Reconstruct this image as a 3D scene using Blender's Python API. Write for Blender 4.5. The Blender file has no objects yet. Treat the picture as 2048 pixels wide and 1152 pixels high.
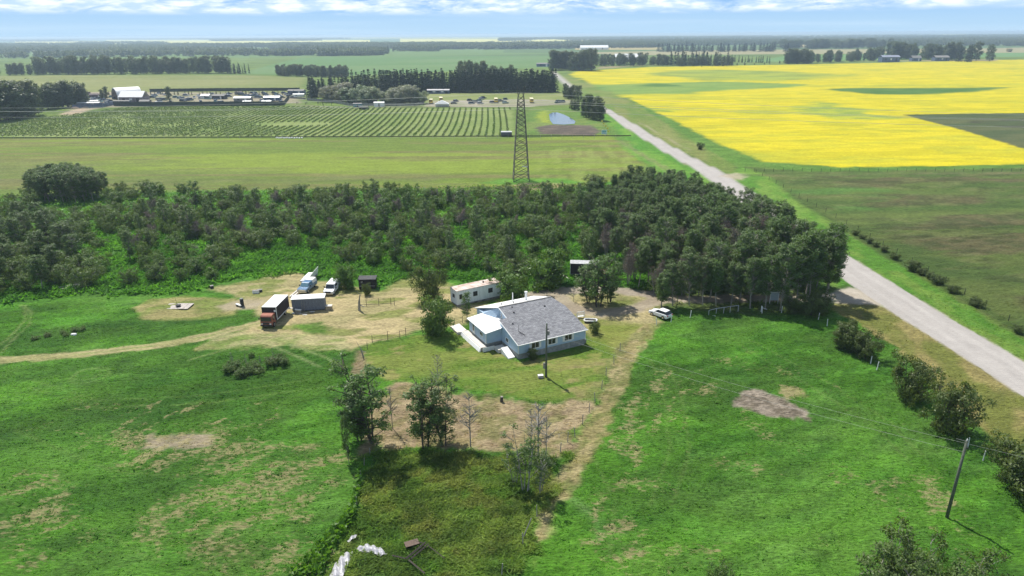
import bpy, bmesh, math, random
import numpy as np
from mathutils import Vector, Matrix
R_ = math.radians
# ---------------------------------------------------------------- camera, world, sun, exposure
SC = bpy.context.scene
COL = SC.collection
FPX, PITCH, ROLL, CAMH = 1365.0, 20.4, 0.36, 48.0
p_, r_ = R_(PITCH), R_(ROLL)
FWD = np.array([0, math.cos(p_), -math.sin(p_)]); _r0 = np.array([1.0, 0, 0]); _u0 = np.array([0, math.sin(p_), math.cos(p_)])
RGT = _r0*math.cos(r_) - _u0*math.sin(r_); UP = _u0*math.cos(r_) + _r0*math.sin(r_)
cam_d = bpy.data.cameras.new('camera'); cam = bpy.data.objects.new('camera', cam_d); COL.objects.link(cam)
cam_d.sensor_width = 36; cam_d.lens = 36*FPX/2048; cam_d.clip_start = 0.5; cam_d.clip_end = 60000
cam.matrix_world = Matrix(((RGT[0], UP[0], -FWD[0], 0), (RGT[1], UP[1], -FWD[1], 0), (RGT[2], UP[2], -FWD[2], CAMH), (0, 0, 0, 1)))
SC.camera = cam
SUN_DIR = Vector((-0.54, 0.84, 0)).normalized()*math.cos(R_(57)) + Vector((0, 0, math.sin(R_(57))))   # towards the sun
SC.view_settings.view_transform = 'Standard'; SC.view_settings.look = 'None'
SC.view_settings.exposure = 0.40; SC.view_settings.gamma = 1.0; SC.view_settings.use_curve_mapping = False
sun_d = bpy.data.lights.new('sun', 'SUN'); sun_d.energy = 5.0; sun_d.angle = R_(0.53); sun_d.color = (1.0, 0.955, 0.88)
sun = bpy.data.objects.new('sun', sun_d); COL.objects.link(sun)
sun.rotation_euler = SUN_DIR.to_track_quat('Z', 'Y').to_euler()

def build_world():
    w = bpy.data.worlds.new('World'); SC.world = w; w.use_nodes = True
    nt = w.node_tree; N = nt.nodes; L = nt.links; N.clear()
    out = N.new('ShaderNodeOutputWorld'); bg = N.new('ShaderNodeBackground'); L.new(bg.outputs[0], out.inputs[0])
    sky = N.new('ShaderNodeTexSky'); sky.sky_type = 'NISHITA'; sky.sun_disc = False
    sky.sun_elevation = R_(57); sky.sun_rotation = math.atan2(SUN_DIR.x, SUN_DIR.y)
    sky.altitude = 700; sky.air_density = 1.0; sky.dust_density = 0.4; sky.ozone_density = 1.6
    bg.inputs[1].default_value = 0.060
    tc = N.new('ShaderNodeTexCoord'); sep = N.new('ShaderNodeSeparateXYZ'); L.new(tc.outputs['Generated'], sep.inputs[0])
    def M(op, a, b=None, c=None):
        n = N.new('ShaderNodeMath'); n.operation = op
        for i, v in enumerate((a, b, c)):
            if v is None: continue
            if isinstance(v, (int, float)): n.inputs[i].default_value = v
            else: L.new(v, n.inputs[i])
        return n.outputs[0]
    def MR(v, a, b, c=0, d=1):
        n = N.new('ShaderNodeMapRange'); L.new(v, n.inputs[0]); n.interpolation_type = 'SMOOTHSTEP'
        for i, q in enumerate((a, b, c, d)): n.inputs[i+1].default_value = q
        return n.outputs[0]
    # slightly bluer clear air near the horizon, the colour the whole sky band has
    tint = N.new('ShaderNodeMix'); tint.data_type = 'RGBA'; tint.blend_type = 'MULTIPLY'; tint.inputs[0].default_value = 1
    L.new(sky.outputs[0], tint.inputs[6]); tint.inputs[7].default_value = (0.80, 0.95, 1.12, 1)
    low = N.new('ShaderNodeValToRGB'); low.color_ramp.elements[0].color = (0.46, 0.69, 0.93, 1); low.color_ramp.elements[1].color = (0.18, 0.38, 0.80, 1); q = low.color_ramp.elements.new(0.014); q.color = (0.26, 0.51, 0.90, 1)
    el0 = M('ARCSINE', sep.outputs[2]); L.new(MR(el0, 0.0, 0.6), low.inputs[0])
    lsc = N.new('ShaderNodeVectorMath'); lsc.operation = 'SCALE'; L.new(low.outputs[0], lsc.inputs[0]); lsc.inputs['Scale'].default_value = 14.0
    base = N.new('ShaderNodeMix'); base.data_type = 'RGBA'; L.new(MR(el0, 0.10, 0.5, 0.9, 0.0), base.inputs[0]); L.new(tint.outputs[2], base.inputs[6]); L.new(lsc.outputs[0], base.inputs[7])
    # cumulus decks: noise over (azimuth, stretched elevation), all round the sky
    az = M('ARCTAN2', sep.outputs[0], sep.outputs[1]); el = M('ARCSINE', sep.outputs[2])
    elw = M('POWER', M('MAXIMUM', el, 0.0005), 0.75)
    cmb = N.new('ShaderNodeCombineXYZ'); L.new(M('MULTIPLY', az, 8.0), cmb.inputs[0]); L.new(M('MULTIPLY', el, 34.0), cmb.inputs[1])
    n1 = N.new('ShaderNodeTexNoise'); n1.inputs['Scale'].default_value = 1.3; n1.inputs['Detail'].default_value = 9; n1.inputs['Roughness'].default_value = 0.7; n1.inputs['Distortion'].default_value = 0.5
    L.new(cmb.outputs[0], n1.inputs['Vector'])
    band = MR(el, 0.0225, 0.033)                                   # cumulus bases sit about 1.6-2 degrees up, cloudy beyond
    dens = M('MULTIPLY', MR(M('ADD', n1.outputs[0], M('MULTIPLY', MR(el, 0.03, 0.4), -0.10)), 0.34, 0.54), band)
    n2 = N.new('ShaderNodeTexNoise'); n2.inputs['Scale'].default_value = 0.5; n2.inputs['Detail'].default_value = 5
    cm2 = N.new('ShaderNodeCombineXYZ'); L.new(M('MULTIPLY', az, 5.0), cm2.inputs[0]); L.new(M('MULTIPLY', el, 150.0), cm2.inputs[1]); L.new(cm2.outputs[0], n2.inputs['Vector'])
    veil = M('MULTIPLY', MR(n2.outputs[0], 0.42, 0.70), 0.22)
    mx = N.new('ShaderNodeMix'); mx.data_type = 'RGBA'; L.new(veil, mx.inputs[0]); L.new(base.outputs[2], mx.inputs[6]); mx.inputs[7].default_value = (10.4, 12.4, 14.2, 1)
    n3 = N.new('ShaderNodeTexNoise'); n3.inputs['Scale'].default_value = 3.6; n3.inputs['Detail'].default_value = 6; L.new(cmb.outputs[0], n3.inputs['Vector'])
    cc = N.new('ShaderNodeMix'); cc.data_type = 'RGBA'; L.new(MR(n3.outputs[0], 0.38, 0.62), cc.inputs[0])
    cc.inputs[6].default_value = (8.0, 10.6, 14.0, 1); cc.inputs[7].default_value = (14.0, 14.8, 15.6, 1)
    m2 = N.new('ShaderNodeMix'); m2.data_type = 'RGBA'; L.new(M('MULTIPLY', dens, 0.9), m2.inputs[0]); L.new(mx.outputs[2], m2.inputs[6]); L.new(cc.outputs[2], m2.inputs[7])
    L.new(m2.outputs[2], bg.inputs[0])
build_world()

# ---------------------------------------------------------------- helpers
def ray(x, y): return FWD + RGT*((x-1024)/FPX) - UP*((y-576)/FPX)
def g(x, y, z=0.0):
    d = ray(x, y); t = (z-CAMH)/d[2]; return (d[0]*t, d[1]*t)
def proj(P):
    v = np.array(P, float)-np.array([0, 0, CAMH]); zz = v@FWD; return 1024+FPX*(v@RGT)/zz, 576-FPX*(v@UP)/zz
def hgt(bx, by, ty):                                              # height of an upright thing standing at ground point (bx,by)
    x, y = g(bx, by); lo, hi = 0.0, 47.5
    for _ in range(40):
        m = (lo+hi)/2
        if proj((x, y, m))[1] > ty: lo = m
        else: hi = m
    return lo
rng = np.random.default_rng(7); rnd = random.Random(5)
TAB = np.random.default_rng(3).random((256, 256))
def vnoise(x, y):
    xi = np.floor(x).astype(int); yi = np.floor(y).astype(int); fx = x-xi; fy = y-yi
    fx = fx*fx*(3-2*fx); fy = fy*fy*(3-2*fy); a = xi & 255; b = yi & 255; a1 = (a+1) & 255; b1 = (b+1) & 255
    return (TAB[a, b]*(1-fx)+TAB[a1, b]*fx)*(1-fy)+(TAB[a, b1]*(1-fx)+TAB[a1, b1]*fx)*fy
def fbm(x, y, s, o=4, ax=1.0, ang=0.0, off=0.0):
    if ang: c, d = math.cos(ang), math.sin(ang); x, y = x*c+y*d, -x*d+y*c
    x = x/(s*ax)+off+37.3; y = y/s+off*1.7+11.9; t = 0; a = 0.5; n = 0
    for _ in range(o): t = t+a*vnoise(x, y); n += a; x = x*2.03+5.1; y = y*2.03+9.7; a *= 0.52
    return t/n
def sstep(a, b, x): t = np.clip((x-a)/(b-a), 0, 1); return t*t*(3-2*t)
def sdpoly(P, X, Y):                                              # signed distance, negative inside
    P = np.array(P, float); n = len(P); d = np.full(X.shape, 1e18); ins = np.zeros(X.shape, bool)
    for i in range(n):
        ax, ay = P[i]; bx, by = P[(i+1) % n]; ex, ey = bx-ax, by-ay; wx, wy = X-ax, Y-ay
        t = np.clip((wx*ex+wy*ey)/(ex*ex+ey*ey+1e-12), 0, 1); d = np.minimum(d, (wx-ex*t)**2+(wy-ey*t)**2)
        c = ((ay <= Y) & (by > Y)) | ((by <= Y) & (ay > Y))
        if abs(ey) > 1e-12: ins ^= c & (X < ax+(Y-ay)*ex/ey)
    d = np.sqrt(d); return np.where(ins, -d, d)
def dline(P, X, Y):
    P = np.array(P, float); d = np.full(X.shape, 1e18)
    for i in range(len(P)-1):
        ax, ay = P[i]; bx, by = P[i+1]; ex, ey = bx-ax, by-ay; wx, wy = X-ax, Y-ay
        t = np.clip((wx*ex+wy*ey)/(ex*ex+ey*ey+1e-12), 0, 1); d = np.minimum(d, (wx-ex*t)**2+(wy-ey*t)**2)
    return np.sqrt(d)
def G(*pts): return [g(x, y) for x, y in pts]

def tag(o, label=None, cat=None, group=None, kind=None):
    for k, v in (('label', label), ('category', cat), ('group', group), ('kind', kind)):
        if v: o[k] = v
    return o
def thing(name, label, cat, loc=(0, 0, 0), rz=0.0, group=None):
    o = bpy.data.objects.new(name, None); COL.objects.link(o); o.empty_display_size = 0.2
    o.location = loc; o.rotation_euler = (0, 0, rz); return tag(o, label, cat, group)
def copy_tree(o, parent=None):
    c = o.copy(); COL.objects.link(c)
    if parent: c.parent = parent
    for ch in list(o.children): copy_tree(ch, c)
    return c
def link(name, me, parent=None):
    o = bpy.data.objects.new(name, me); COL.objects.link(o)
    if parent: o.parent = parent
    return o
def np_mesh(name, V, F, mats, smooth=False):
    me = bpy.data.meshes.new(name); V = np.asarray(V, np.float32); F = np.asarray(F, np.int32); k = F.shape[1]
    me.vertices.add(len(V)); me.vertices.foreach_set('co', V.ravel())
    me.loops.add(F.size); me.loops.foreach_set('vertex_index', F.ravel())
    me.polygons.add(len(F)); me.polygons.foreach_set('loop_start', np.arange(0, F.size, k, dtype=np.int32))
    if smooth: me.polygons.foreach_set('use_smooth', np.ones(len(F), bool))
    me.update(calc_edges=True)
    for m in (mats if isinstance(mats, (list, tuple)) else [mats]): me.materials.append(m)
    return me
def attr(me, name, kind, data):
    a = me.attributes.new(name, kind, 'POINT'); a.data.foreach_set('color' if kind == 'FLOAT_COLOR' else 'value', np.asarray(data, np.float32).ravel())

class MB:                                                         # collects shapes, builds ONE mesh object
    def __init__(s): s.bm = bmesh.new()
    def hull8(s, pts):                                            # 4 bottom + 4 top points, counter-clockwise
        v = [s.bm.verts.new(p) for p in pts]
        for f in ((3, 2, 1, 0), (4, 5, 6, 7), (0, 1, 5, 4), (1, 2, 6, 5), (2, 3, 7, 6), (3, 0, 4, 7)): s.bm.faces.new([v[i] for i in f])
        return s
    def box(s, c, sz, rz=0.0, top=1.0, ry=0.0, rx=0.0):
        m = Matrix.Translation(c) @ Matrix.Rotation(rz, 4, 'Z') @ Matrix.Rotation(ry, 4, 'Y') @ Matrix.Rotation(rx, 4, 'X')
        x, y, z = sz[0]/2, sz[1]/2, sz[2]/2
        return s.hull8([m @ Vector(q) for q in ((-x, -y, -z), (x, -y, -z), (x, y, -z), (-x, y, -z), (-x*top, -y*top, z), (x*top, -y*top, z), (x*top, y*top, z), (-x*top, y*top, z))])
    def tube(s, a, b, r0, r1=None, n=6, caps=True):
        a = Vector(a); b = Vector(b); r1 = r0 if r1 is None else r1; d = (b-a)
        if d.length < 1e-6: return s
        q = d.to_track_quat('Z', 'Y'); A = []; B = []
        for i in range(n):
            o = q @ Vector((math.cos(2*math.pi*i/n), math.sin(2*math.pi*i/n), 0)); A.append(s.bm.verts.new(a+o*r0)); B.append(s.bm.verts.new(b+o*r1))
        for i in range(n): j = (i+1) % n; s.bm.faces.new((A[i], A[j], B[j], B[i]))
        if caps: s.bm.faces.new(A[::-1]); s.bm.faces.new(B)
        return s
    def line(s, pts, r, n=5):
        for a, b in zip(pts[:-1], pts[1:]): s.tube(a, b, r, r, n)
        return s
    def prism(s, poly, y0, y1):                                   # (x,z) outline extruded along y
        a = [s.bm.verts.new((x, y0, z)) for x, z in poly]; b = [s.bm.verts.new((x, y1, z)) for x, z in poly]; n = len(poly)
        for i in range(n): j = (i+1) % n; s.bm.faces.new((a[i], a[j], b[j], b[i]))
        s.bm.faces.new(a[::-1]); s.bm.faces.new(b); return s
    def slab(s, pts, t):                                          # planar polygon given thickness t downwards
        a = [s.bm.verts.new(p) for p in pts]; b = [s.bm.verts.new((p[0], p[1], p[2]-t)) for p in pts]; n = len(pts)
        s.bm.faces.new(a); s.bm.faces.new(b[::-1])
        for i in range(n): j = (i+1) % n; s.bm.faces.new((a[j], a[i], b[i], b[j]))
        return s
    def wall(s, pts, z0, th=0.0):                                 # closed top polygon dropped to z0
        a = [s.bm.verts.new(p) for p in pts]; b = [s.bm.verts.new((p[0], p[1], z0)) for p in pts]; n = len(pts)
        s.bm.faces.new(a); s.bm.faces.new(b[::-1])
        for i in range(n): j = (i+1) % n; s.bm.faces.new((a[j], a[i], b[i], b[j]))
        return s
    def build(s, name, mat, parent=None, bevel=0.0, smooth=False):
        if bevel: bmesh.ops.bevel(s.bm, geom=list(s.bm.edges), offset=bevel, segments=1, affect='EDGES')
        bmesh.ops.recalc_face_normals(s.bm, faces=s.bm.faces)
        me = bpy.data.meshes.new(name); s.bm.to_mesh(me); s.bm.free(); me.materials.append(mat)
        if smooth:
            for p in me.polygons: p.use_smooth = True
        return link(name, me, parent)

# ---------------------------------------------------------------- materials
MATS = {}
def mat(name, col, rough=0.7, spec=0.3, metal=0.0, noise=None, bump=0.0, bscale=20.0, c2=None, coord='Object', wave=None, stretch=None):
    if name in MATS: return MATS[name]
    m = bpy.data.materials.new(name); m.use_nodes = True; nt = m.node_tree; N = nt.nodes; L = nt.links
    b = N['Principled BSDF']; b.inputs['Base Color'].default_value = (*col, 1); b.inputs['Roughness'].default_value = rough
    b.inputs['Metallic'].default_value = metal; b.inputs['Specular IOR Level'].default_value = spec
    tc = N.new('ShaderNodeTexCoord'); vec = tc.outputs[coord]
    if stretch:
        mp = N.new('ShaderNodeMapping'); mp.inputs['Scale'].default_value = stretch; L.new(vec, mp.inputs[0]); vec = mp.outputs[0]
    if noise:
        n = N.new('ShaderNodeTexNoise'); n.inputs['Scale'].default_value = noise; n.inputs['Detail'].default_value = 6; n.inputs['Roughness'].default_value = 0.65; L.new(vec, n.inputs['Vector'])
        r = N.new('ShaderNodeValToRGB'); r.color_ramp.elements[0].position = 0.35; r.color_ramp.elements[1].position = 0.65
        r.color_ramp.elements[0].color = (*(c2 or [c*0.6 for c in col]), 1); r.color_ramp.elements[1].color = (*col, 1)
        L.new(n.outputs[0], r.inputs[0]); L.new(r.outputs[0], b.inputs['Base Color'])
    if bump:
        if wave:
            t = N.new('ShaderNodeTexWave'); t.bands_direction = wave; t.inputs['Scale'].default_value = bscale; t.inputs['Distortion'].default_value = 0.0; L.new(tc.outputs[coord], t.inputs['Vector'])
        else:
            t = N.new('ShaderNodeTexNoise'); t.inputs['Scale'].default_value = bscale; t.inputs['Detail'].default_value = 5; L.new(vec, t.inputs['Vector'])
        bp = N.new('ShaderNodeBump'); bp.inputs['Strength'].default_value = min(1, bump); bp.inputs['Distance'].default_value = 0.05; L.new(t.outputs[0], bp.inputs['Height']); L.new(bp.outputs[0], b.inputs['Normal'])
    MATS[name] = m; return m

def ground_mat(name='ground_cover', fs=1.0, bumpd=0.25, amp=1.0):
    m = bpy.data.materials.new(name); m.use_nodes = True; nt = m.node_tree; N = nt.nodes; L = nt.links
    b = N['Principled BSDF']; b.inputs['Roughness'].default_value = 0.95; b.inputs['Specular IOR Level'].default_value = 0.12
    at = N.new('ShaderNodeAttribute'); at.attribute_name = 'col'; geo = N.new('ShaderNodeNewGeometry')
    def noise(scale, det, stretch, rot=0.0, ro=0.6):
        mp = N.new('ShaderNodeMapping'); mp.inputs['Scale'].default_value = stretch; mp.inputs['Rotation'].default_value = (0, 0, rot); L.new(geo.outputs['Position'], mp.inputs[0])
        n = N.new('ShaderNodeTexNoise'); n.inputs['Scale'].default_value = scale; n.inputs['Detail'].default_value = det; n.inputs['Roughness'].default_value = ro; L.new(mp.outputs[0], n.inputs['Vector']); return n.outputs[0]
    a = noise(2.6*fs, 8, (0.55, 1.25, 1), 0.25, 0.68); c = noise(0.45*fs, 6, (0.5, 1.2, 1), -0.2)
    def mr(v, x0, x1, y0, y1):
        n = N.new('ShaderNodeMapRange'); L.new(v, n.inputs[0])
        for i, q in enumerate((x0, x1, y0, y1)): n.inputs[i+1].default_value = q
        return n.outputs[0]
    def mul(x, y):
        n = N.new('ShaderNodeMath'); n.operation = 'MULTIPLY'; L.new(x, n.inputs[0]); L.new(y, n.inputs[1]); return n.outputs[0]
    k = mul(mr(a, 0.3, 0.7, 1-0.55*amp, 1+0.5*amp), mr(c, 0.3, 0.7, 1-0.22*amp, 1+0.22*amp))
    # alpha of the cover colour = how rough the cover is (grass 1, packed gravel ~0.2)
    mx = N.new('ShaderNodeMix'); mx.data_type = 'FLOAT'; L.new(at.outputs['Alpha'], mx.inputs[0]); mx.inputs[2].default_value = 1; L.new(k, mx.inputs[3])
    vm = N.new('ShaderNodeVectorMath'); vm.operation = 'SCALE'; L.new(at.outputs['Color'], vm.inputs[0]); L.new(mx.outputs[0], vm.inputs['Scale'])
    dr = N.new('ShaderNodeAttribute'); dr.attribute_name = 'dry'; dn = noise(1.5*fs, 8, (0.65, 1.3, 1), 0.5, 0.66)
    ad = N.new('ShaderNodeMath'); ad.operation = 'MULTIPLY_ADD'; L.new(dr.outputs['Fac'], ad.inputs[0]); ad.inputs[1].default_value = 0.42; L.new(dn, ad.inputs[2])
    dm = mr(ad.outputs[0], 0.70, 0.86, 0, 0.80); st = N.new('ShaderNodeMix'); st.data_type = 'RGBA'; L.new(mr(a, 0.35, 0.65, 0, 1), st.inputs[0]); st.inputs[6].default_value = (0.22, 0.19, 0.09, 1); st.inputs[7].default_value = (0.37, 0.32, 0.16, 1)
    fm = N.new('ShaderNodeMix'); fm.data_type = 'RGBA'; L.new(mul(dm, mr(dr.outputs['Fac'], 0.02, 0.12, 0, 1)), fm.inputs[0]); L.new(vm.outputs[0], fm.inputs[6]); L.new(st.outputs[2], fm.inputs[7])
    L.new(fm.outputs[2], b.inputs['Base Color'])
    bp = N.new('ShaderNodeBump'); bp.inputs['Distance'].default_value = bumpd; L.new(at.outputs['Alpha'], bp.inputs['Strength']); L.new(a, bp.inputs['Height']); L.new(bp.outputs[0], b.inputs['Normal'])
    return m
GM_NEAR = ground_mat('near_ground_cover', 1.0, 0.5); GM_MID = ground_mat('mid_ground_cover', 0.5, 0.4); GM_FAR = ground_mat('far_ground_cover', 0.12, 0.5, 0.6)

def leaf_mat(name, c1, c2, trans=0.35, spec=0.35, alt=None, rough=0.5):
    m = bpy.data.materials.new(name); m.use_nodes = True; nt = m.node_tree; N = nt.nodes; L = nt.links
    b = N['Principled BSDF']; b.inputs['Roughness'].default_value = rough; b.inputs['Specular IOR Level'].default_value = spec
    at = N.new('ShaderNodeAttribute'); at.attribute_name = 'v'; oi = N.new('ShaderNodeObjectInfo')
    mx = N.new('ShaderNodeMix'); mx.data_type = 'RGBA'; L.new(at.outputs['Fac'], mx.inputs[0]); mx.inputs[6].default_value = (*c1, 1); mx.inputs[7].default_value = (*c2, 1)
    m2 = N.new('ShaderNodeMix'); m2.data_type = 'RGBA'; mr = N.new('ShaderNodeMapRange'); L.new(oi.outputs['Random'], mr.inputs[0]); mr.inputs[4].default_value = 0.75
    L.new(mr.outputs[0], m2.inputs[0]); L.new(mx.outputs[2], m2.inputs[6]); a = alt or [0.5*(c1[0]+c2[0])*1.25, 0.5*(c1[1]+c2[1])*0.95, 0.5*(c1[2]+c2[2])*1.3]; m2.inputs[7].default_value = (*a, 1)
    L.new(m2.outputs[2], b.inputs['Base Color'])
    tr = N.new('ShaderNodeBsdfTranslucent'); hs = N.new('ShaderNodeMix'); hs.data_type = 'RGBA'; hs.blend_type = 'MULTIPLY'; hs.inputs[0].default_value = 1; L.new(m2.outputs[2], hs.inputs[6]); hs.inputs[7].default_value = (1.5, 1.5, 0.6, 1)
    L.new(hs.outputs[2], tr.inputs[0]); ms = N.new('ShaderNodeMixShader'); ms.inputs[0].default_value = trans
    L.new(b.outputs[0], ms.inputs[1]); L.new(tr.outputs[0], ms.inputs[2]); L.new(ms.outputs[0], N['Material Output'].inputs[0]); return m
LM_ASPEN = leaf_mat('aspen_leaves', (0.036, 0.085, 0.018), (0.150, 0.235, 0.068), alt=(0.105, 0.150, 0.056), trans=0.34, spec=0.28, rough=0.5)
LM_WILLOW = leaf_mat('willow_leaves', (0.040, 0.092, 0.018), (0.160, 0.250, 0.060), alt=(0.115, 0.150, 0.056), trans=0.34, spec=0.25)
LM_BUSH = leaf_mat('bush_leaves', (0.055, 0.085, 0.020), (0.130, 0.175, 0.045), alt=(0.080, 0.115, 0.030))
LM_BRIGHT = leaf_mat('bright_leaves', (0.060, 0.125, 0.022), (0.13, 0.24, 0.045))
LM_SPRUCE = leaf_mat('spruce_needles', (0.014, 0.028, 0.012), (0.035, 0.058, 0.024), trans=0.1, spec=0.15, alt=(0.026, 0.042, 0.022))
LM_SILVER = leaf_mat('silver_willow_leaves', (0.13, 0.18, 0.11), (0.32, 0.38, 0.26), trans=0.3)
LM_DEAD = leaf_mat('dry_twigs', (0.125, 0.11, 0.07), (0.23, 0.205, 0.14), trans=0.0, spec=0.1)
LM_WOOD = leaf_mat('distant_wood_leaves', (0.050, 0.080, 0.040), (0.150, 0.185, 0.095), alt=(0.110, 0.130, 0.085))
LM_FAR = leaf_mat('far_tree_leaves', (0.042, 0.072, 0.030), (0.130, 0.170, 0.075), alt=(0.095, 0.118, 0.068))
LM_VINE = leaf_mat('berry_bush_leaves', (0.055, 0.11, 0.028), (0.12, 0.19, 0.055))
LM_GRASS = leaf_mat('grass_blades', (0.05, 0.15, 0.012), (0.11, 0.27, 0.03), trans=0.45, spec=0.25)
BARK = mat('aspen_bark', (0.38, 0.36, 0.30), 0.85, 0.2, noise=3, c2=(0.17, 0.155, 0.13)); BARKD = mat('dark_bark', (0.10, 0.085, 0.07), 0.9, 0.15, noise=4)
DEADW = mat('weathered_wood', (0.36, 0.34, 0.30), 0.9, 0.15, noise=5, c2=(0.17, 0.155, 0.135))

# ---------------------------------------------------------------- the ground: painted covers on one relief
ROAD_L = [(73.0, 60), (71.4, 83.9), (70.6, 100), (69.3, 115), (68.6, 132), (68.5, 160), (69.0, 200), (69.3, 250), (66.1, 295), (63.0, 360), (61.3, 446), (58.6, 560), (55.5, 680), (53.2, 837), (50.3, 975)]
ROAD_R = [(82, 60), (79.5, 90), (78.2, 111), (77.7, 128), (77.0, 147), (76.8, 190), (77.5, 225), (78.5, 243), (75.5, 273), (72.1, 323), (69.4, 405), (66.0, 480), (63.2, 622), (61.7, 740), (60.5, 867), (57, 975)]
ROAD = ROAD_L + ROAD_R[::-1]
LUSH = (0.050, 0.140, 0.012); LUSH2 = (0.095, 0.220, 0.020); DARKG = (0.026, 0.075, 0.012); STRAW = (0.36, 0.30, 0.13); DIRT = (0.30, 0.245, 0.17)
def paint(X, Y):
    n = X.shape[0]; C = np.zeros((n, 4)); C[:, 3] = 1; D = np.zeros(n); reg = np.zeros(n, int); Z = np.zeros(n); names = ['grassland']
    def pick(a, b, s, ax=1.6, ang=0.2, off=0.0, c=0.5, w=0.16):
        t = sstep(c-w, c+w, fbm(X, Y, s, 5, ax, ang, off))[:, None]; return np.array(a)*(1-t)+np.array(b)*t
    def put(mask, col, rough=None, name=None, a=1.0):
        m = np.clip(mask*a, 0, 1)[:, None]; C[:, :3] = C[:, :3]*(1-m)+col*m
        if rough is not None: C[:, 3] = C[:, 3]*(1-m[:, 0])+rough*m[:, 0]
        if name:
            if name not in names: names.append(name)
            reg[mask > 0.5] = names.index(name)
    def near(P, pad): P = np.array(P); return (X > P[:, 0].min()-pad) & (X < P[:, 0].max()+pad) & (Y > P[:, 1].min()-pad) & (Y < P[:, 1].max()+pad)
    def pm(P, w=0.6, e=1.0, es=3.0, off=0.0):                   # soft mask of a polygon with an uneven edge
        P = np.array(P, float); k = near(P, w+e+1); m = np.zeros(n)
        if k.any():
            x, y = X[k], Y[k]; m[k] = 1-sstep(-w, w, sdpoly(P, x, y)+(fbm(x, y, es, 4, 1, 0, off)-0.5)*2*e*1.6)
        return m
    def lm(P, hw, w=0.5, e=0.4, es=2.0, off=0.0):
        P = np.array(P, float); k = near(P, hw+w+e+1); m = np.zeros(n)
        if k.any():
            x, y = X[k], Y[k]; m[k] = 1-sstep(hw-w, hw+w, dline(P, x, y)+(fbm(x, y, es, 4, 1, 0, off)-0.5)*2*e*1.6)
        return m
    # --- everything starts as pasture grass / far farmland
    C[:, :3] = pick((0.085, 0.135, 0.025), (0.12, 0.175, 0.035), 25, 2.5, 0.0)
    # pasture
    near_p = [(-160, 20), (160, 20), (160, 178), (-160, 178)]
    put(pm(near_p, 1, 0), pick((0.050, 0.140, 0.012), (0.088, 0.228, 0.020), 9, 2.2, 0.25, c=0.5), 1.0, 'pasture')
    sk = sstep(0.44, 0.60, fbm(X, Y, 1.5, 5, 3.2, 0.3, 61.0)); put(pm(near_p, 1, 0)*sk*sstep(0.3, 0.6, fbm(X, Y, 8, 3, 1, 0, 44.0)), pick((0.085, 0.250, 0.025), (0.110, 0.245, 0.040), 4), a=0.55)
    put(pm(near_p, 1, 0)*sstep(0.52, 0.62, fbm(X, Y, 2.2, 5, 2.4, 0.5, 71.0)), np.array((0.026, 0.090, 0.010)), a=0.45)  # dark green streaks: shadow in the grass painted into the cover colour
    put(pm(near_p, 1, 0)*sstep(0.50, 0.66, fbm(X, Y, 18, 4, 1.5, 0.3, 81.0)), pick((0.100, 0.215, 0.035), (0.125, 0.205, 0.05), 3), a=0.25)
    put(pm(near_p, 1, 0)*sstep(0.52, 0.64, fbm(X, Y, 14, 5, 1.6, 0.4, 3.0)), pick((0.045, 0.095, 0.014), DARKG, 3), a=0.55)
    # darker, thinner zone across the near left pasture
    put(pm(G((-300, 1160), (0, 860), (330, 830), (720, 900), (700, 1152)), 4, 4, 8), pick((0.035, 0.11, 0.012), (0.05, 0.13, 0.02), 4), a=0.25)
    # dry scattered patches
    tr = lambda P, w, e, es, off: pm(P, w, e, es, off)
    dryL = tr(G((-80, 1152), (0, 800), (250, 800), (450, 830), (690, 860), (700, 1152)), 4, 3, 8, 1)
    dryR = tr(G((1130, 1152), (1180, 850), (1300, 700), (1500, 700), (1850, 860), (2048, 1080), (1900, 1200)), 4, 3, 8, 2)
    spots = sstep(0.60, 0.67, fbm(X, Y, 2.2, 5, 1.9, 0.5, 7.0))*sstep(0.46, 0.60, fbm(X, Y, 12, 3, 1, 0, 5.0))
    D = np.maximum(D, (0.34+0.42*sstep(0.46, 0.66, fbm(X, Y, 1.8, 4, 1.9, 0.5, 7.0)))*sstep(0.40, 0.62, fbm(X, Y, 13, 3, 1, 0, 5.0))*np.maximum(dryL, dryR)*0.95)
    streak = sstep(0.60, 0.68, fbm(X, Y, 1.2, 4, 5.0, 1.15, 2.0))
    D = np.maximum(D, 0.85*streak*tr(G((180, 900), (300, 800), (560, 800), (470, 930), (250, 960)), 2, 2, 4, 3))
    D = np.maximum(D, 0.7*sstep(0.55, 0.66, fbm(X, Y, 1.6, 4, 3.0, 1.3, 9.0))*tr(G((1180, 860), (1290, 780), (1330, 780), (1400, 1010), (1180, 1060)), 2, 2, 4, 3))
    for P, c, a in (((287, 880), (0.30, 0.24, 0.17), 0.9), ((0, 0), None, 0)):
        if c: put(pm(G((285, 895), (300, 873), (365, 868), (425, 876), (428, 893), (370, 902)), 0.5, 0.8, 1.6), pick(c, (0.22, 0.19, 0.12), 1.2), 0.8, a=a)
    for P, w_ in ((((255, 1040), (320, 1000), (350, 1060), (320, 1120), (290, 1105)), .62), (((380, 1080), (470, 1050), (520, 1100), (460, 1152), (400, 1152)), .5), (((525, 1010), (600, 1003), (640, 1040), (560, 1050)), .6), (((0, 1060), (60, 1040), (90, 1110), (20, 1130)), .55), (((120, 860), (180, 850), (220, 880), (160, 900)), .45), (((1560, 770), (1610, 775), (1620, 792), (1570, 795)), .9)):
        D = np.maximum(D, w_*pm(G(*P), 1.2, 1.0, 2.0, 5))
    put(pm(G((380, 1080), (470, 1050), (520, 1100), (460, 1152), (400, 1152)), 2.0, 1.4, 2.0, 5), pick((0.07, 0.075, 0.03), (0.045, 0.08, 0.02), 1.5), a=0.5)
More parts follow.
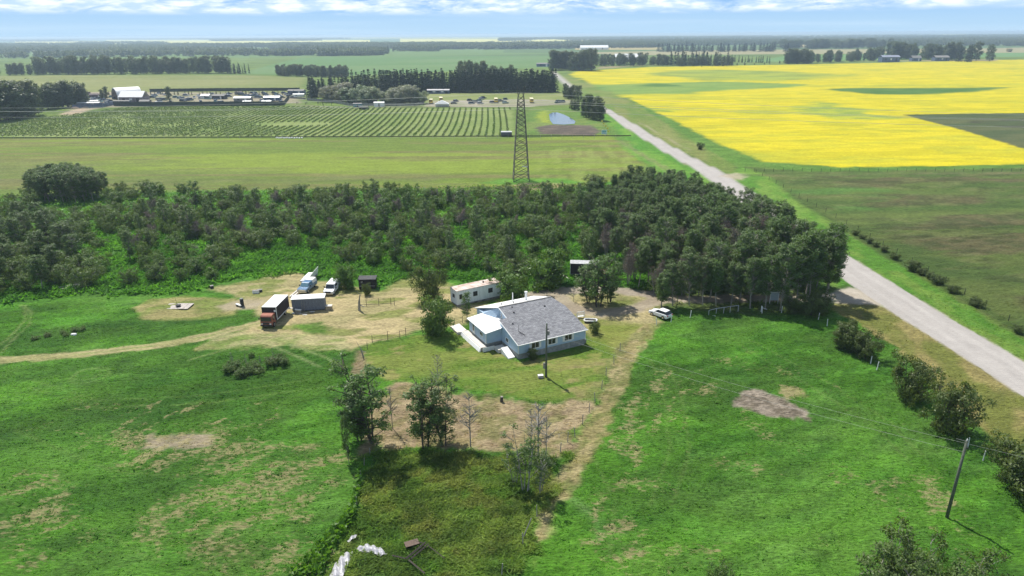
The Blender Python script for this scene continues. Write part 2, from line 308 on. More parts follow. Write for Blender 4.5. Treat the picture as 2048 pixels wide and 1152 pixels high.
    # fading swath at the right pasture (lighter, mown)
    put(lm(G((1120, 985), (1160, 1010), (1195, 1045), (1200, 1075)), 0.5, 0.5, 0.3), pick((0.16, 0.25, 0.09), (0.12, 0.24, 0.06), 1), a=0.5)
    pz = reg == (names.index('pasture') if 'pasture' in names else -1)
    for P in (((1300, 720), (1330, 800), (1340, 900), (1300, 1010)), ((1330, 715), (1365, 800), (1380, 900), (1345, 1010)), ((1480, 690), (1600, 760), (1760, 860), (1850, 960)), ((1500, 680), (1630, 750), (1790, 850), (1880, 950)), ((1180, 900), (1230, 1000), (1220, 1110)), ((60, 760), (200, 800), (420, 790), (620, 760)), ((60, 775), (200, 815), (420, 805), (640, 775)), ((30, 860), (220, 940), (420, 960), (640, 900)), ((0, 1000), (200, 1060), (330, 1130))):
        put(lm(G(*P), 0.16, 0.16, 0.12), np.array((0.13, 0.21, 0.05)), a=0.45)
    # --- verge between pasture and road, right
    verge = [(58, 20), (60.5, 84), (62, 100), (60.0, 112), (57.0, 121), (66, 124), (69, 122), (71, 100), (72, 84), (74, 20)]
    put(pm(verge, 0.6, 0.7, 2), pick((0.14, 0.155, 0.035), (0.24, 0.205, 0.075), 3.2, 2.2, 1.2), 0.9, 'verge')
    # --- meadow east of the road
    east = [(77, 20), (420, 20), (420, 258), (100, 254), (86, 262), (79, 240), (77, 150)]
    put(pm(east, 0.5, 0.5), pick((0.060, 0.098, 0.022), (0.092, 0.125, 0.030), 9, 3, 0.1), 1.0, 'meadow')
    put(pm([(100, 20), (420, 20), (420, 250), (110, 246), (96, 170)], 6, 5, 10)*sstep(0.50, 0.60, fbm(X, Y, 12, 5, 3.5, 0.15, 4.0)), pick((0.110, 0.088, 0.045), (0.060, 0.062, 0.026), 2.5), a=0.75)
    put(pm(east, 1, 1)*sstep(0.55, 0.62, fbm(X, Y, 4.5, 5, 4, 0.1, 33.0)), pick((0.045, 0.06, 0.018), (0.13, 0.145, 0.05), 5), a=0.6)
    put(pm([(88, 235), (130, 215), (125, 200), (92, 190)], 3, 4, 8)*sstep(0.4, 0.6, fbm(X, Y, 8, 4, 3, 0.1, 2)), np.array((0.07, 0.17, 0.03)), a=0.6)
    ve = [(77.5, 20), (84.5, 20), (85, 95), (85, 150), (86, 200), (92, 243), (88, 262), (78.5, 245), (76.5, 150)]
    put(pm(ve, 1.0, 0.6), pick((0.075, 0.185, 0.020), (0.13, 0.22, 0.035), 3, 2.5, 1.5), 0.9, 'verge')
    put(lm([(87.5, 60), (87, 110), (86.5, 160), (88, 200)], 0.9, 0.8, 0.5), pick((0.04, 0.075, 0.015), (0.06, 0.10, 0.02), 2), a=0.7)
    # --- hay field west of the road, beyond the thicket
    hay = G((-700, 374), (1200, 374), (1290, 330), (1262, 290), (1215, 268), (1030, 277), (-700, 277))
    put(pm(hay, 1.0, 0.8), pick((0.115, 0.165, 0.026), (0.165, 0.220, 0.030), 22, 5, 0.02), 0.8, 'hay_field')
    put(pm(hay, 1.0, 0.8)*sstep(0.52, 0.62, fbm(X, Y, 7, 5, 12, 0.0, 6.0)), pick((0.165, 0.145, 0.060), (0.12, 0.12, 0.04), 6, 4), a=0.7)
    put(pm(G((-400, 372), (1000, 370), (700, 330), (-400, 315)), 6, 6, 20)*sstep(0.42, 0.6, fbm(X, Y, 10, 5, 6, 0.0, 16.0)), pick((0.135, 0.135, 0.06), (0.10, 0.125, 0.035), 3, 4), a=0.6)
    put(pm(G((1060, 372), (1190, 372), (1280, 325), (1225, 285), (1090, 300)), 3, 3)*sstep(0.45, 0.6, fbm(X, Y, 2.2, 4, 8, 1.5, 1.0)), np.array((0.21, 0.26, 0.06)), a=0.5)
    put(pm(G((960, 366), (1010, 357), (1130, 357), (1170, 366), (1060, 372)), 1.5, 1), pick((0.07, 0.20, 0.02), (0.10, 0.22, 0.03), 3), 1.0, a=0.9)
    put(pm(G((1000, 376), (1040, 367), (1120, 366), (1150, 374), (1080, 380)), 1.5, 1), pick((0.34, 0.25, 0.16), (0.25, 0.2, 0.1), 3), 0.8, a=0.8)
    put(lm(G((-300, 377), (500, 377), (1160, 372)), 1.2, 1.2, 0.8), np.array((0.14, 0.12, 0.045)), a=0.7)
    # --- west roadside verge
    wv = [(68.6, 130), (69.3, 250), (66.1, 295), (63, 360), (61.3, 446), (52, 446), (51, 360), (50, 300), (55, 250), (60, 200), (64, 130)]
    put(pm(wv, 1.5, 1.2), pick((0.07, 0.19, 0.02), (0.12, 0.24, 0.03), 5, 3, 1.5), 0.9, 'verge')
    put(lm([(52, 330), (56, 280), (60, 245)], 1.3, 1.2, 1), np.array((0.2, 0.17, 0.09)), a=0.6)
    # --- ploughed strip, pond margins
    put(pm(G((1045, 268), (1060, 215), (1180, 215), (1262, 290), (1215, 268)), 2, 2), pick((0.095, 0.17, 0.03), (0.14, 0.19, 0.045), 8, 2, 0.5), 1.0, 'grassland')
    put(pm(G((1078, 245), (1075, 225), (1095, 220), (1100, 246)), 2.5, 3), np.array((0.26, 0.30, 0.03)), a=0.7)
    put(pm(G((1072, 254), (1100, 249.5), (1182, 251), (1200, 262), (1190, 271), (1082, 268)), 1.0, 1.2), pick((0.085, 0.07, 0.055), (0.13, 0.105, 0.08), 3), 1.0, 'ploughed_soil')
    # --- orchard floor
    put(pm(ORCH, 1.2, 0.6), pick((0.15, 0.205, 0.055), (0.19, 0.235, 0.075), 20, 1, 0), 0.7, 'orchard_floor')
    # --- yards west, beyond the orchard
    put(pm(G((210, 215), (600, 207), (600, 186), (210, 176), (140, 190), (140, 225)), 4, 4), pick((0.17, 0.17, 0.09), (0.26, 0.23, 0.16), 14), 0.8, 'yard_ground')
    put(pm(G((118, 228), (150, 219), (170, 216), (176, 222), (140, 231)), 2, 2), np.array((0.36, 0.28, 0.2)), a=0.9)
    put(pm(G((848, 214), (860, 201), (1060, 197), (1150, 200), (1150, 206), (1060, 214)), 2, 1.5), pick((0.30, 0.27, 0.21), (0.22, 0.22, 0.13), 10), 0.5, 'parking_ground')
    put(pm(G((760, 214), (850, 183), (1120, 183), (1150, 200), (1040, 199), (870, 201)), 2, 1.5), pick((0.155, 0.19, 0.055), (0.20, 0.22, 0.08), 14), 0.6)
    put(lm(G((590, 210), (700, 216), (1150, 209)), 3.0, 2, 1), pick((0.10, 0.10, 0.06), (0.2, 0.18, 0.12), 4), a=0.7)
    # --- far fields (west and centre)
    ff = G((-300, 172), (160, 184), (600, 184), (612, 155), (470, 150), (-300, 152))
    put(pm(ff, 3, 2), pick((0.15, 0.175, 0.05), (0.19, 0.20, 0.07), 50, 3), 0.7, 'hay_field')
    put(pm(G((480, 147), (560, 150), (700, 152), (905, 142), (1100, 135), (1105, 106), (780, 108), (600, 116), (540, 130)), 5, 3), pick((0.085, 0.165, 0.045), (0.11, 0.18, 0.06), 90, 3), 0.5, 'crop_field')
    # --- canola
    can = [(88, 975), (75, 900), (84, 700), (92, 560), (94, 400), (95, 320), (100, 268), (128, 255), (194, 258), (480, 266), (1900, 300), (1900, 1400), (1050, 1330), (921, 1290), (552, 1168), (212, 1089)]
    cm = pm(can, 2.0, 2.5, 8); yel = pick((0.40, 0.350, 0.008), (0.49, 0.415, 0.010), 6, 3, 0.05)
    put(cm, yel, 0.55, 'canola_field')
    put(cm*sstep(0.54, 0.66, fbm(X, Y, 48, 6, 2.6, 0.05, 12.0)), pick((0.17, 0.23, 0.03), (0.30, 0.33, 0.03), 8), a=0.42)
    put(cm*sstep(0.55, 0.63, fbm(X, Y, 9, 6, 2.6, 0.05, 21.0)), pick((0.19, 0.25, 0.03), (0.32, 0.33, 0.02), 5), a=0.38)
    for k_ in range(14): put(cm*(1-sstep(0.8, 2.0, np.abs(Y-(282+30*k_)-0.02*X))), np.array((0.34, 0.33, 0.02)), a=0.22)
    put(pm(G((1128, 186), (1180, 170), (1420, 163), (1600, 168), (1560, 178), (1360, 185), (1200, 189)), 10, 16, 40), pick((0.10, 0.20, 0.045), (0.14, 0.23, 0.05), 20), a=0.9)
    put(pm(G((1300, 150), (1400, 138), (1560, 142), (1700, 150), (1640, 160), (1400, 163)), 20, 30, 60), pick((0.13, 0.20, 0.04), (0.22, 0.28, 0.04), 25), a=0.8)
    put(pm(G((1250, 172), (1320, 168), (1380, 171), (1320, 174)), 5, 6, 20), np.array((0.05, 0.12, 0.02)), a=0.8)
    put(pm(G((1645, 178), (1720, 176), (1900, 176), (2034, 174), (1960, 182), (1830, 190), (1740, 188)), 5, 4, 20), pick((0.035, 0.11, 0.02), (0.06, 0.14, 0.03), 12), a=0.95)
    put(pm(G((1605, 215), (1640, 205), (1740, 222), (1770, 236), (1680, 238), (1630, 230)), 6, 14, 20), pick((0.13, 0.22, 0.05), (0.3, 0.34, 0.03), 10), a=0.75)
    put(pm(G((1270, 226), (1290, 215), (1350, 217), (1345, 224)), 4, 5, 12), pick((0.10, 0.19, 0.03), (0.3, 0.34, 0.03), 8), a=0.8)
    put(pm(G((1805, 229), (2048, 226), (2500, 222), (2500, 420), (2048, 298), (1930, 262)), 1.2, 1.0), pick((0.060, 0.082, 0.030), (0.088, 0.100, 0.040), 14, 3), 0.8, 'fallow_field')
    put(pm(G((1930, 242), (1960, 236), (2100, 234), (2100, 256), (2000, 254)), 2, 5, 10)*sstep(0.4, 0.55, fbm(X, Y, 5, 4, 4, 0, 3)), np.array((0.05, 0.05, 0.028)), a=0.8)
    # green rim between canola and meadow, then beyond it
    put(pm([(93, 560), (86, 400), (84, 300), (88, 262), (110, 250), (200, 254), (480, 260), (480, 267), (194, 261), (128, 258), (100, 271), (96, 320), (95, 400)], 1.5, 1.6, 6), pick((0.07, 0.15, 0.02), (0.10, 0.19, 0.03), 5), 1.0)
    put(pm([(66, 480), (70.5, 405), (73, 323), (77, 273), (81, 250), (86, 262), (86, 320), (88, 400), (90, 560), (80, 700), (72, 900), (61, 867), (64, 622)], 1.5, 1.2), pick((0.11, 0.17, 0.03), (0.17, 0.19, 0.055), 8, 4, 1.5), 0.9, 'verge')
    put(lm([(78, 300), (76.5, 330), (74, 400)], 0.7, 0.6, 0.5), np.array((0.3, 0.26, 0.16)), a=0.6)
    put(pm(G((1190, 139), (1300, 130), (1640, 123), (1990, 122), (2000, 118), (1480, 126), (1200, 133)), 4, 4, 20), pick((0.24, 0.20, 0.10), (0.2, 0.19, 0.09), 30), 0.6, 'fallow_field')
    put(pm(G((1480, 124), (1570, 113), (2048, 98), (2600, 92), (2600, 112), (1990, 114), (1640, 122)), 8, 6, 30), pick((0.10, 0.20, 0.055), (0.12, 0.21, 0.07), 60), 0.5, 'crop_field')
    # --- thicket floor
    th = G((-400, 640), (0, 606), (160, 590), (330, 588), (400, 580), (490, 552), (590, 585), (625, 556), (690, 556), (760, 570), (830, 555), (920, 560), (1100, 570), (1160, 590), (1240, 585), (1330, 600), (1445, 615), (1540, 622), (1650, 628), (1668, 600), (1600, 510), (1500, 432), (1440, 385), (1330, 345), (1170, 372), (1160, 384), (480, 380), (60, 395), (-400, 420))
    put(pm(th, 1.2, 1.3), pick((0.055, 0.155, 0.018), (0.085, 0.215, 0.025), 6), 1.0, 'thicket_ground')
    put(pm(G((1165, 385), (1190, 382), (1225, 420), (1215, 470), (1180, 440)), 1.5, 1.5), pick((0.08, 0.21, 0.025), (0.11, 0.25, 0.03), 3), a=0.9)
    put(pm(G((1250, 620), (1300, 560), (1440, 500), (1600, 520), (1665, 590), (1640, 625), (1450, 622), (1330, 615)), 2, 2), pick((0.10, 0.10, 0.04), (0.14, 0.13, 0.06), 2.5), a=0.6)
    # --- the farmyard: straw and dirt
    yard = G((395, 700), (520, 640), (500, 600), (420, 575), (545, 555), (600, 545), (640, 560), (760, 580), (830, 553), (905, 570), (1010, 600), (1100, 575), (1180, 580), (1270, 588), (1320, 600), (1310, 645), (1295, 675), (1200, 690), (1165, 660), (985, 605), (925, 650), (870, 655), (730, 690), (705, 700), (560, 690))
    put(pm(yard, 1.0, 1.1, 3), pick((0.42, 0.345, 0.18), (0.31, 0.275, 0.13), 4, 2.5, 0.1), 0.9, 'yard_ground')
    put(pm(yard, 1.0, 1.1, 3)*sstep(0.54, 0.64, fbm(X, Y, 3.5, 5, 2.5, 0.1, 8.0)), pick((0.15, 0.19, 0.035), (0.12, 0.17, 0.03), 2), a=0.75)
    put(pm(G((580, 650), (640, 645), (665, 660), (650, 672), (600, 668)), 0.7, 0.8, 2), pick(LUSH, LUSH2, 3), 1.0, a=0.85)
    put(pm(G((285, 640), (265, 618), (300, 600), (370, 593), (440, 598), (490, 600), (470, 628), (380, 640)), 0.7, 0.6, 3), pick((0.17, 0.20, 0.05), (0.30, 0.26, 0.11), 2.2, 2), 0.9, 'yard_ground', 0.9)
    put(pm(G((430, 612), (480, 600), (530, 600), (515, 618), (450, 622)), 0.6, 0.5), pick((0.33, 0.28, 0.19), (0.28, 0.24, 0.15), 2), 0.5)
    # --- drive loop and its join with the road
    loop = G((1060, 590), (1110, 583), (1170, 580), (1240, 582), (1300, 590), (1330, 600), (1420, 598), (1540, 598), (1640, 596), (1720, 600))
    put(lm(loop, 2.0, 0.7, 0.5), pick((0.30, 0.26, 0.20), (0.24, 0.20, 0.15), 3, 3), 0.5, 'driveway')
    put(lm(G((1110, 585), (1130, 606), (1160, 622), (1200, 628), (1262, 620), (1300, 606), (1320, 598)), 1.9, 0.7, 0.5), pick((0.31, 0.265, 0.19), (0.25, 0.21, 0.15), 3, 3), 0.5, 'driveway')
    put(pm(G((1640, 590), (1700, 575), (1760, 590), (1770, 615), (1730, 608), (1650, 604)), 0.8, 0.4), pick((0.38, 0.34, 0.28), (0.33, 0.29, 0.23), 3), 0.35, 'driveway')
    put(pm(G((1180, 600), (1210, 585), (1255, 590), (1290, 600), (1240, 612), (1200, 612)), 0.9, 0.7), pick((0.14, 0.17, 0.04), (0.2, 0.19, 0.08), 2), a=0.85)
    # --- lawn round the house
    lawn = G((712, 730), (735, 690), (870, 665), (925, 655), (1035, 722), (1170, 690), (1190, 650), (1290, 650), (1250, 720), (1185, 800), (1100, 800), (1000, 790), (920, 775), (790, 760), (745, 745))
    put(pm(lawn, 0.8, 0.9, 2.5), pick((0.095, 0.165, 0.022), (0.155, 0.195, 0.040), 3.5, 2.2, 0.2), 0.8, 'lawn')
    put(pm(lawn, 0.8, 0.9, 2.5)*sstep(0.55, 0.64, fbm(X, Y, 2.4, 5, 2.2, 0.3, 18.0)), pick((0.24, 0.235, 0.07), (0.27, 0.22, 0.10), 2), a=0.7)
    put(pm(G((1170, 660), (1195, 640), (1300, 650), (1280, 690), (1255, 715), (1225, 700)), 1.2, 1.2), pick((0.22, 0.225, 0.06), (0.17, 0.20, 0.04), 2.5), a=0.75)
    # --- mown strip with straw down the east side of the lawn
    strip = G((1290, 650), (1300, 665), (1262, 735), (1240, 800), (1215, 860), (1190, 905), (1150, 960), (1120, 1010), (1100, 1060), (1065, 1095), (1075, 1020), (1110, 960), (1140, 900), (1175, 840), (1200, 790), (1225, 720), (1250, 680))
    put(pm(strip, 0.5, 0.7, 1.6), pick((0.36, 0.30, 0.15), (0.25, 0.22, 0.09), 1.3, 1.6, 1.2), 1.0, 'mown_strip')
    put(pm(strip, 0.5, 0.7, 1.6)*sstep(0.50, 0.60, fbm(X, Y, 1.3, 4, 1.5, 1.0, 9.0)), pick((0.13, 0.16, 0.04), (0.09, 0.13, 0.03), 1), a=0.6)
    put(pm(G((1160, 800), (1225, 700), (1236, 705), (1180, 830), (1130, 900), (1110, 900)), 0.5, 0.8, 1.6), pick((0.10, 0.15, 0.03), (0.20, 0.21, 0.07), 1.3), a=0.6)
    # --- brown cleared ground
    brown = G((735, 900), (720, 850), (760, 790), (790, 765), (900, 778), (1010, 800), (1100, 806), (1182, 800), (1150, 880), (1120, 905), (980, 905), (860, 895))
    put(pm(brown, 0.8, 1.7, 2.0), pick((0.27, 0.205, 0.12), (0.36, 0.285, 0.165), 1.6, 1.3, 0.8), 1.0, 'cleared_ground')
    put(pm(brown, 0.6, 0.9, 2.0)*sstep(0.48, 0.60, fbm(X, Y, 1.3, 5, 1.3, 0.8, 14.0)), pick((0.15, 0.16, 0.05), (0.22, 0.18, 0.08), 1.2), a=0.75)
    put(pm(G((703, 750), (715, 700), (728, 705), (735, 740), (728, 755)), 0.4, 0.4, 1.2), pick((0.28, 0.21, 0.13), (0.2, 0.17, 0.09), 1.2), 1.0, a=0.9)
    # --- weedy plot
    plot = G((745, 905), (860, 900), (1000, 912), (1125, 912), (1110, 960), (1065, 1050), (1050, 1160), (660, 1160), (705, 1080), (725, 980))
    put(pm(plot, 0.9, 1.8, 1.8), pick((0.090, 0.170, 0.028), (0.150, 0.205, 0.045), 4, 1.2, 0.6), 1.0, 'weedy_plot')
    put(pm(plot, 0.5, 0.5, 1.6)*sstep(0.53, 0.63, fbm(X, Y, 3, 5, 1.2, 0.8, 24.0)), pick((0.20, 0.20, 0.06), (0.16, 0.15, 0.05), 1.4), a=0.5)
    put(pm(plot, 0.5, 0.5, 1.6)*sstep(0.5, 0.6, fbm(X, Y, 1.8, 5, 1.2, 0.8, 54.0)), np.array((0.045, 0.095, 0.018)), a=0.6)
    # --- dirt track to the west
    track = G((-200, 724), (0, 720), (130, 713), (240, 700), (330, 688), (420, 672), (500, 650), (560, 640))
    put(lm(track, 1.35, 0.4, 0.3), pick((0.36, 0.31, 0.16), (0.25, 0.24, 0.10), 1.4, 4, 0.15), 0.8, 'dirt_track', 0.93)
    put(lm(track, 0.35, 0.25, 0.25), pick((0.15, 0.21, 0.05), (0.32, 0.28, 0.13), 1.4, 4, 0.15), a=0.65)
    put(pm(G((395, 692), (440, 668), (540, 668), (690, 672), (705, 700), (640, 706), (560, 690), (480, 700)), 0.9, 1.0, 1.6), pick((0.33, 0.31, 0.15), (0.15, 0.22, 0.05), 1.2, 2.5, 0.2), 0.9, a=0.75)
    put(lm(G((540, 690), (590, 712), (640, 735)), 0.3, 0.25, 0.15), np.array((0.24, 0.28, 0.12)), a=0.6)
    put(lm(G((580, 690), (640, 712), (690, 735)), 0.3, 0.25, 0.15), np.array((0.24, 0.28, 0.12)), a=0.5)
    for cx, cy, rr in ((180, 750, 2.6), (175, 748, 1.9)):
        q = g(cx, cy); d = np.abs(np.hypot(X-q[0], Y-q[1])-rr); put(1-sstep(0.1, 0.35, d), np.array((0.16, 0.26, 0.07)), a=0.45)
    for P in (((0, 705), (25, 680), (60, 650), (62, 625), (50, 612)), ((0, 690), (30, 665), (52, 640), (50, 620), (40, 610)), ((380, 720), (450, 700), (520, 680))):
        put(lm(G(*P), 0.2, 0.2, 0.15), np.array((0.22, 0.27, 0.10)), a=0.5)
    # --- grey ash / manure patch in the east pasture
    put(pm(G((1465, 812), (1480, 785), (1520, 780), (1575, 800), (1620, 825), (1615, 838), (1540, 832), (1500, 820)), 0.4, 0.7, 1.2), pick((0.29, 0.245, 0.19), (0.15, 0.125, 0.09), 0.7), 1.0, 'ash_patch')
    put(pm(G((1560, 775), (1600, 778), (1610, 790), (1570, 795)), 0.6, 0.7, 1.2), np.array((0.34, 0.29, 0.13)), a=0.6)
    # --- road
    rd = pm(ROAD, 0.25, 0.12, 2); cen = np.interp(Y, [p[1] for p in ROAD_R], [p[0] for p in ROAD_R])
    rc = np.array((0.335, 0.312, 0.288))*(0.88+0.24*fbm(X, Y, 5, 5, 0.22)[:, None]); put(rd, rc, 0.22, 'road')
    mid = (np.interp(Y, [p[1] for p in ROAD_L], [p[0] for p in ROAD_L])+cen)/2
    for o in (-1.7, 1.7):
        put(rd*(1-sstep(0.3, 0.9, np.abs(X-mid-o))), rc*1.12, a=0.6)
    put(pm(ROAD, 0.5, 0.4, 1.5)*(1-pm(ROAD, 0.3, 0.1, 2)), np.array((0.26, 0.22, 0.15)), 0.5, a=0.8)
    sp = G((1440, 352), (1470, 345), (1500, 350), (1480, 360)); put(pm(sp, 1.2, 1.0), np.array((0.34, 0.29, 0.21)), 0.4, a=0.8)
    put(lm(G((1490, 350), (1560, 352), (1800, 347), (2300, 345)), 1.6, 1.6, 1), pick((0.08, 0.13, 0.03), (0.14, 0.13, 0.06), 6), a=0.7)
    D = np.where((reg == names.index('pasture')) if 'pasture' in names else False, D, 0.0)
    for nm_, v_ in (('lawn', 0.16), ('cleared_ground', 0.42), ('weedy_plot', 0.12), ('verge', 0.14), ('mown_strip', 0.35), ('yard_ground', 0.30), ('thicket_ground', 0.03)):
        if nm_ in names: D = np.where(reg == names.index(nm_), v_, D)
    # relief
    q = C[:, 3]; C = np.concatenate([C, D[:, None]], 1)
    Z = (fbm(X, Y, 9, 3)-0.5)*0.5*np.clip(q, 0.3, 1)+(fbm(X, Y, 1.1, 4, 2.6, 0.3)-0.5)*0.50*q*q
    Z = np.where(reg == names.index('road') if 'road' in names else False, 0.02, Z)
    return C, Z, reg, names
ORCH = G((-900, 272), (1030, 275), (1026, 216), (860, 217), (590, 213), (430, 213), (250, 215), (150, 228), (-200, 262), (-900, 268))
GZ = None
def make_grid(x0, x1, y0, y1, s, material, flat, prefix):
    global GZ
    nx = int(round((x1-x0)/s))+1; ny = int(round((y1-y0)/s))+1
    xs = np.linspace(x0, x1, nx); ys = np.linspace(y0, y1, ny); X, Y = np.meshgrid(xs, ys); X = X.ravel(); Y = Y.ravel()
    C, Z, reg, names = paint(X, Y)
    edge = np.minimum(np.minimum(X-x0, x1-X), np.minimum(Y-y0, y1-Y)); Z = Z*sstep(0, 3*s, edge)*flat
    if GZ is None: GZ = (x0, y0, s, Z.reshape(ny, nx), C[:, :4].reshape(ny, nx, 4), reg.reshape(ny, nx), names)
    idx = np.arange(nx*ny).reshape(ny, nx); F = np.stack([idx[:-1, :-1], idx[:-1, 1:], idx[1:, 1:], idx[1:, :-1]], -1).reshape(-1, 4)
    V = np.stack([X, Y, Z], 1); fr = reg[F[:, 0]]
    for r, nm in enumerate(names):
        k = fr == r
        if not k.any(): continue
        f = F[k]; u, inv = np.unique(f, return_inverse=True)
        me = np_mesh(nm, V[u], inv.reshape(-1, 4), material, True); attr(me, 'col', 'FLOAT_COLOR', C[u, :4]); attr(me, 'dry', 'FLOAT', C[u, 4])
        tag(link(nm, me), kind='structure')
def gz(x, y):
    x0, y0, s, Z = GZ[:4]; i = int(round((x-x0)/s)); j = int(round((y-y0)/s))
    return float(Z[j, i]) if 0 <= j < Z.shape[0] and 0 <= i < Z.shape[1] else 0.0
make_grid(-150, 150, 36, 176, 0.4, GM_NEAR, 1.0, 'near')
make_grid(-450, 600, 176, 560, 1.75, GM_MID, 0.0, 'mid')
make_grid(-1400, 1900, 560, 1700, 7.0, GM_FAR, 0.0, 'far')

def base_ground():
    m = bpy.data.materials.new('farmland'); m.use_nodes = True; nt = m.node_tree; N = nt.nodes; L = nt.links; b = N['Principled BSDF']
    b.inputs['Roughness'].default_value = 1; b.inputs['Specular IOR Level'].default_value = 0.05
    geo = N.new('ShaderNodeNewGeometry'); mp = N.new('ShaderNodeMapping'); mp.inputs['Scale'].default_value = (1/1600, 1/800, 1); L.new(geo.outputs['Position'], mp.inputs[0])
    v = N.new('ShaderNodeTexVoronoi'); v.distance = 'CHEBYCHEV'; v.inputs['Scale'].default_value = 1.0; v.inputs['Randomness'].default_value = 0.75; L.new(mp.outputs[0], v.inputs['Vector'])
    sp = N.new('ShaderNodeSeparateXYZ'); L.new(v.outputs['Color'], sp.inputs[0])
    r = N.new('ShaderNodeValToRGB'); r.color_ramp.interpolation = 'CONSTANT'; e = r.color_ramp.elements
    e[0].position = 0; e[0].color = (0.10, 0.17, 0.055, 1); e[1].position = 0.35; e[1].color = (0.115, 0.18, 0.06, 1)
    for p, c in ((0.6, (0.09, 0.14, 0.05, 1)), (0.80, (0.12, 0.16, 0.07, 1)), (0.92, (0.26, 0.24, 0.13, 1))): q = e.new(p); q.color = c
    L.new(sp.outputs[0], r.inputs[0]); L.new(r.outputs[0], b.inputs['Base Color'])
    S = 26000; me = np_mesh('ground', [(-S, -3000, -0.6), (S, -3000, -0.6), (S, S, -0.6), (-S, S, -0.6)], [(0, 1, 2, 3)], m)
    tag(link('ground', me), kind='structure')
base_ground()

# far pale fields and the pond
def sheet(name, pts, z, material, kind='structure', label=None, cat=None):
    me = bpy.data.meshes.new(name); me.from_pydata([(x, y, z) for x, y in pts], [], [tuple(range(len(pts)))]); me.materials.append(material)
    o = link(name, me); return tag(o, label, cat, None, kind)
M_PALE = mat('ripening_canola', (0.62, 0.56, 0.13), 1, 0.05, noise=0.004, c2=(0.48, 0.46, 0.12)); M_CROP = mat('distant_crop', (0.13, 0.19, 0.06), 1, 0.05, noise=0.004)
M_STUB = mat('distant_stubble', (0.42, 0.36, 0.16), 1, 0.05, noise=0.004)
def band(x0, x1, y0, y1): return [g(x0, y1), g(x1, y1), g(x1, y0), g(x0, y0)]
for i, (a, m) in enumerate([((30, 200, 82.0, 90), M_PALE), ((212, 740, 79.6, 89), M_PALE), ((800, 1180, 77.4, 83.8), M_PALE), ((1180, 1330, 73.4, 76.0), M_PALE), ((1540, 1740, 71.0, 73.4), M_PALE), ((1885, 1935, 68.0, 69.0), M_PALE),
        ((0, 1200, 75.2, 76.6), M_PALE), ((1150, 1325, 94.5, 99.5), M_STUB), ((1575, 1640, 87.2, 95), M_STUB), ((-200, 70, 88.0, 92), M_CROP), ((560, 900, 84, 86), M_CROP), ((1180, 2048, 71.6, 72.8), M_CROP)]):
    sheet('crop_field', band(*a), -0.30+0.02*i, m)
M_WATER = mat('pond_water', (0.05, 0.07, 0.07), 0.06, 0.8, bump=0.15, bscale=1.2)
sheet('pond', G((1098, 229), (1104, 225.5), (1114, 225), (1127, 229), (1143, 237), (1151, 243), (1149, 248), (1128, 249.5), (1106, 248.5), (1100, 241)), 0.12, M_WATER)

# ---------------------------------------------------------------- tree prototypes
def leaf_quads(P, size, rg, flat=0.35, out=None):                  # out: outward direction of the foliage mass at each leaf
    n = len(P); a = rg.normal(size=(n, 3)); a[:, 2] *= flat+0.5
    if out is not None: nn = out+rg.normal(size=(n, 3))*0.42; nn /= np.linalg.norm(nn, axis=1)[:, None]; a -= (a*nn).sum(1)[:, None]*nn
    a /= np.linalg.norm(a, axis=1)[:, None]; b = rg.normal(size=(n, 3)) if out is None else np.cross(nn, a); b -= (a*b).sum(1)[:, None]*a; b /= np.linalg.norm(b, axis=1)[:, None]
    s = (size*(0.6+0.8*rg.random(n)))[:, None] if np.ndim(size) == 0 else size[:, None]
    V = np.stack([P-a*s, P-b*s*0.55, P+a*s, P+b*s*0.55], 1).reshape(-1, 3); return V
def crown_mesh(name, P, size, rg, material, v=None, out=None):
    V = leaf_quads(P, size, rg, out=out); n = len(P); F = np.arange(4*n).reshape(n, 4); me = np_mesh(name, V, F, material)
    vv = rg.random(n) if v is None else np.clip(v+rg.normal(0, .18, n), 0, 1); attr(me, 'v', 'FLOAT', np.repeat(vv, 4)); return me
def limb_mesh(name, segs, material, n=5):                         # segs: list of (a, b, r0, r1)
    mb = MB()
    for a, b, r0, r1 in segs: mb.tube(a, b, r0, r1, n, caps=False)
    bmesh.ops.recalc_face_normals(mb.bm, faces=mb.bm.faces); me = bpy.data.meshes.new(name); mb.bm.to_mesh(me); mb.bm.free(); me.materials.append(material); return me
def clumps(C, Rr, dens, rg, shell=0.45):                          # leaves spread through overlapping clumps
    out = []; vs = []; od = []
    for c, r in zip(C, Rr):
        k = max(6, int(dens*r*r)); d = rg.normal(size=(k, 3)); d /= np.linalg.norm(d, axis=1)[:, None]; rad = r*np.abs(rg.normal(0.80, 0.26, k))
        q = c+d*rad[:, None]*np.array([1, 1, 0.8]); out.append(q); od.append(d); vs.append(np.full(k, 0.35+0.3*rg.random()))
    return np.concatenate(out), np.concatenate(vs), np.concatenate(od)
PROTO = {}
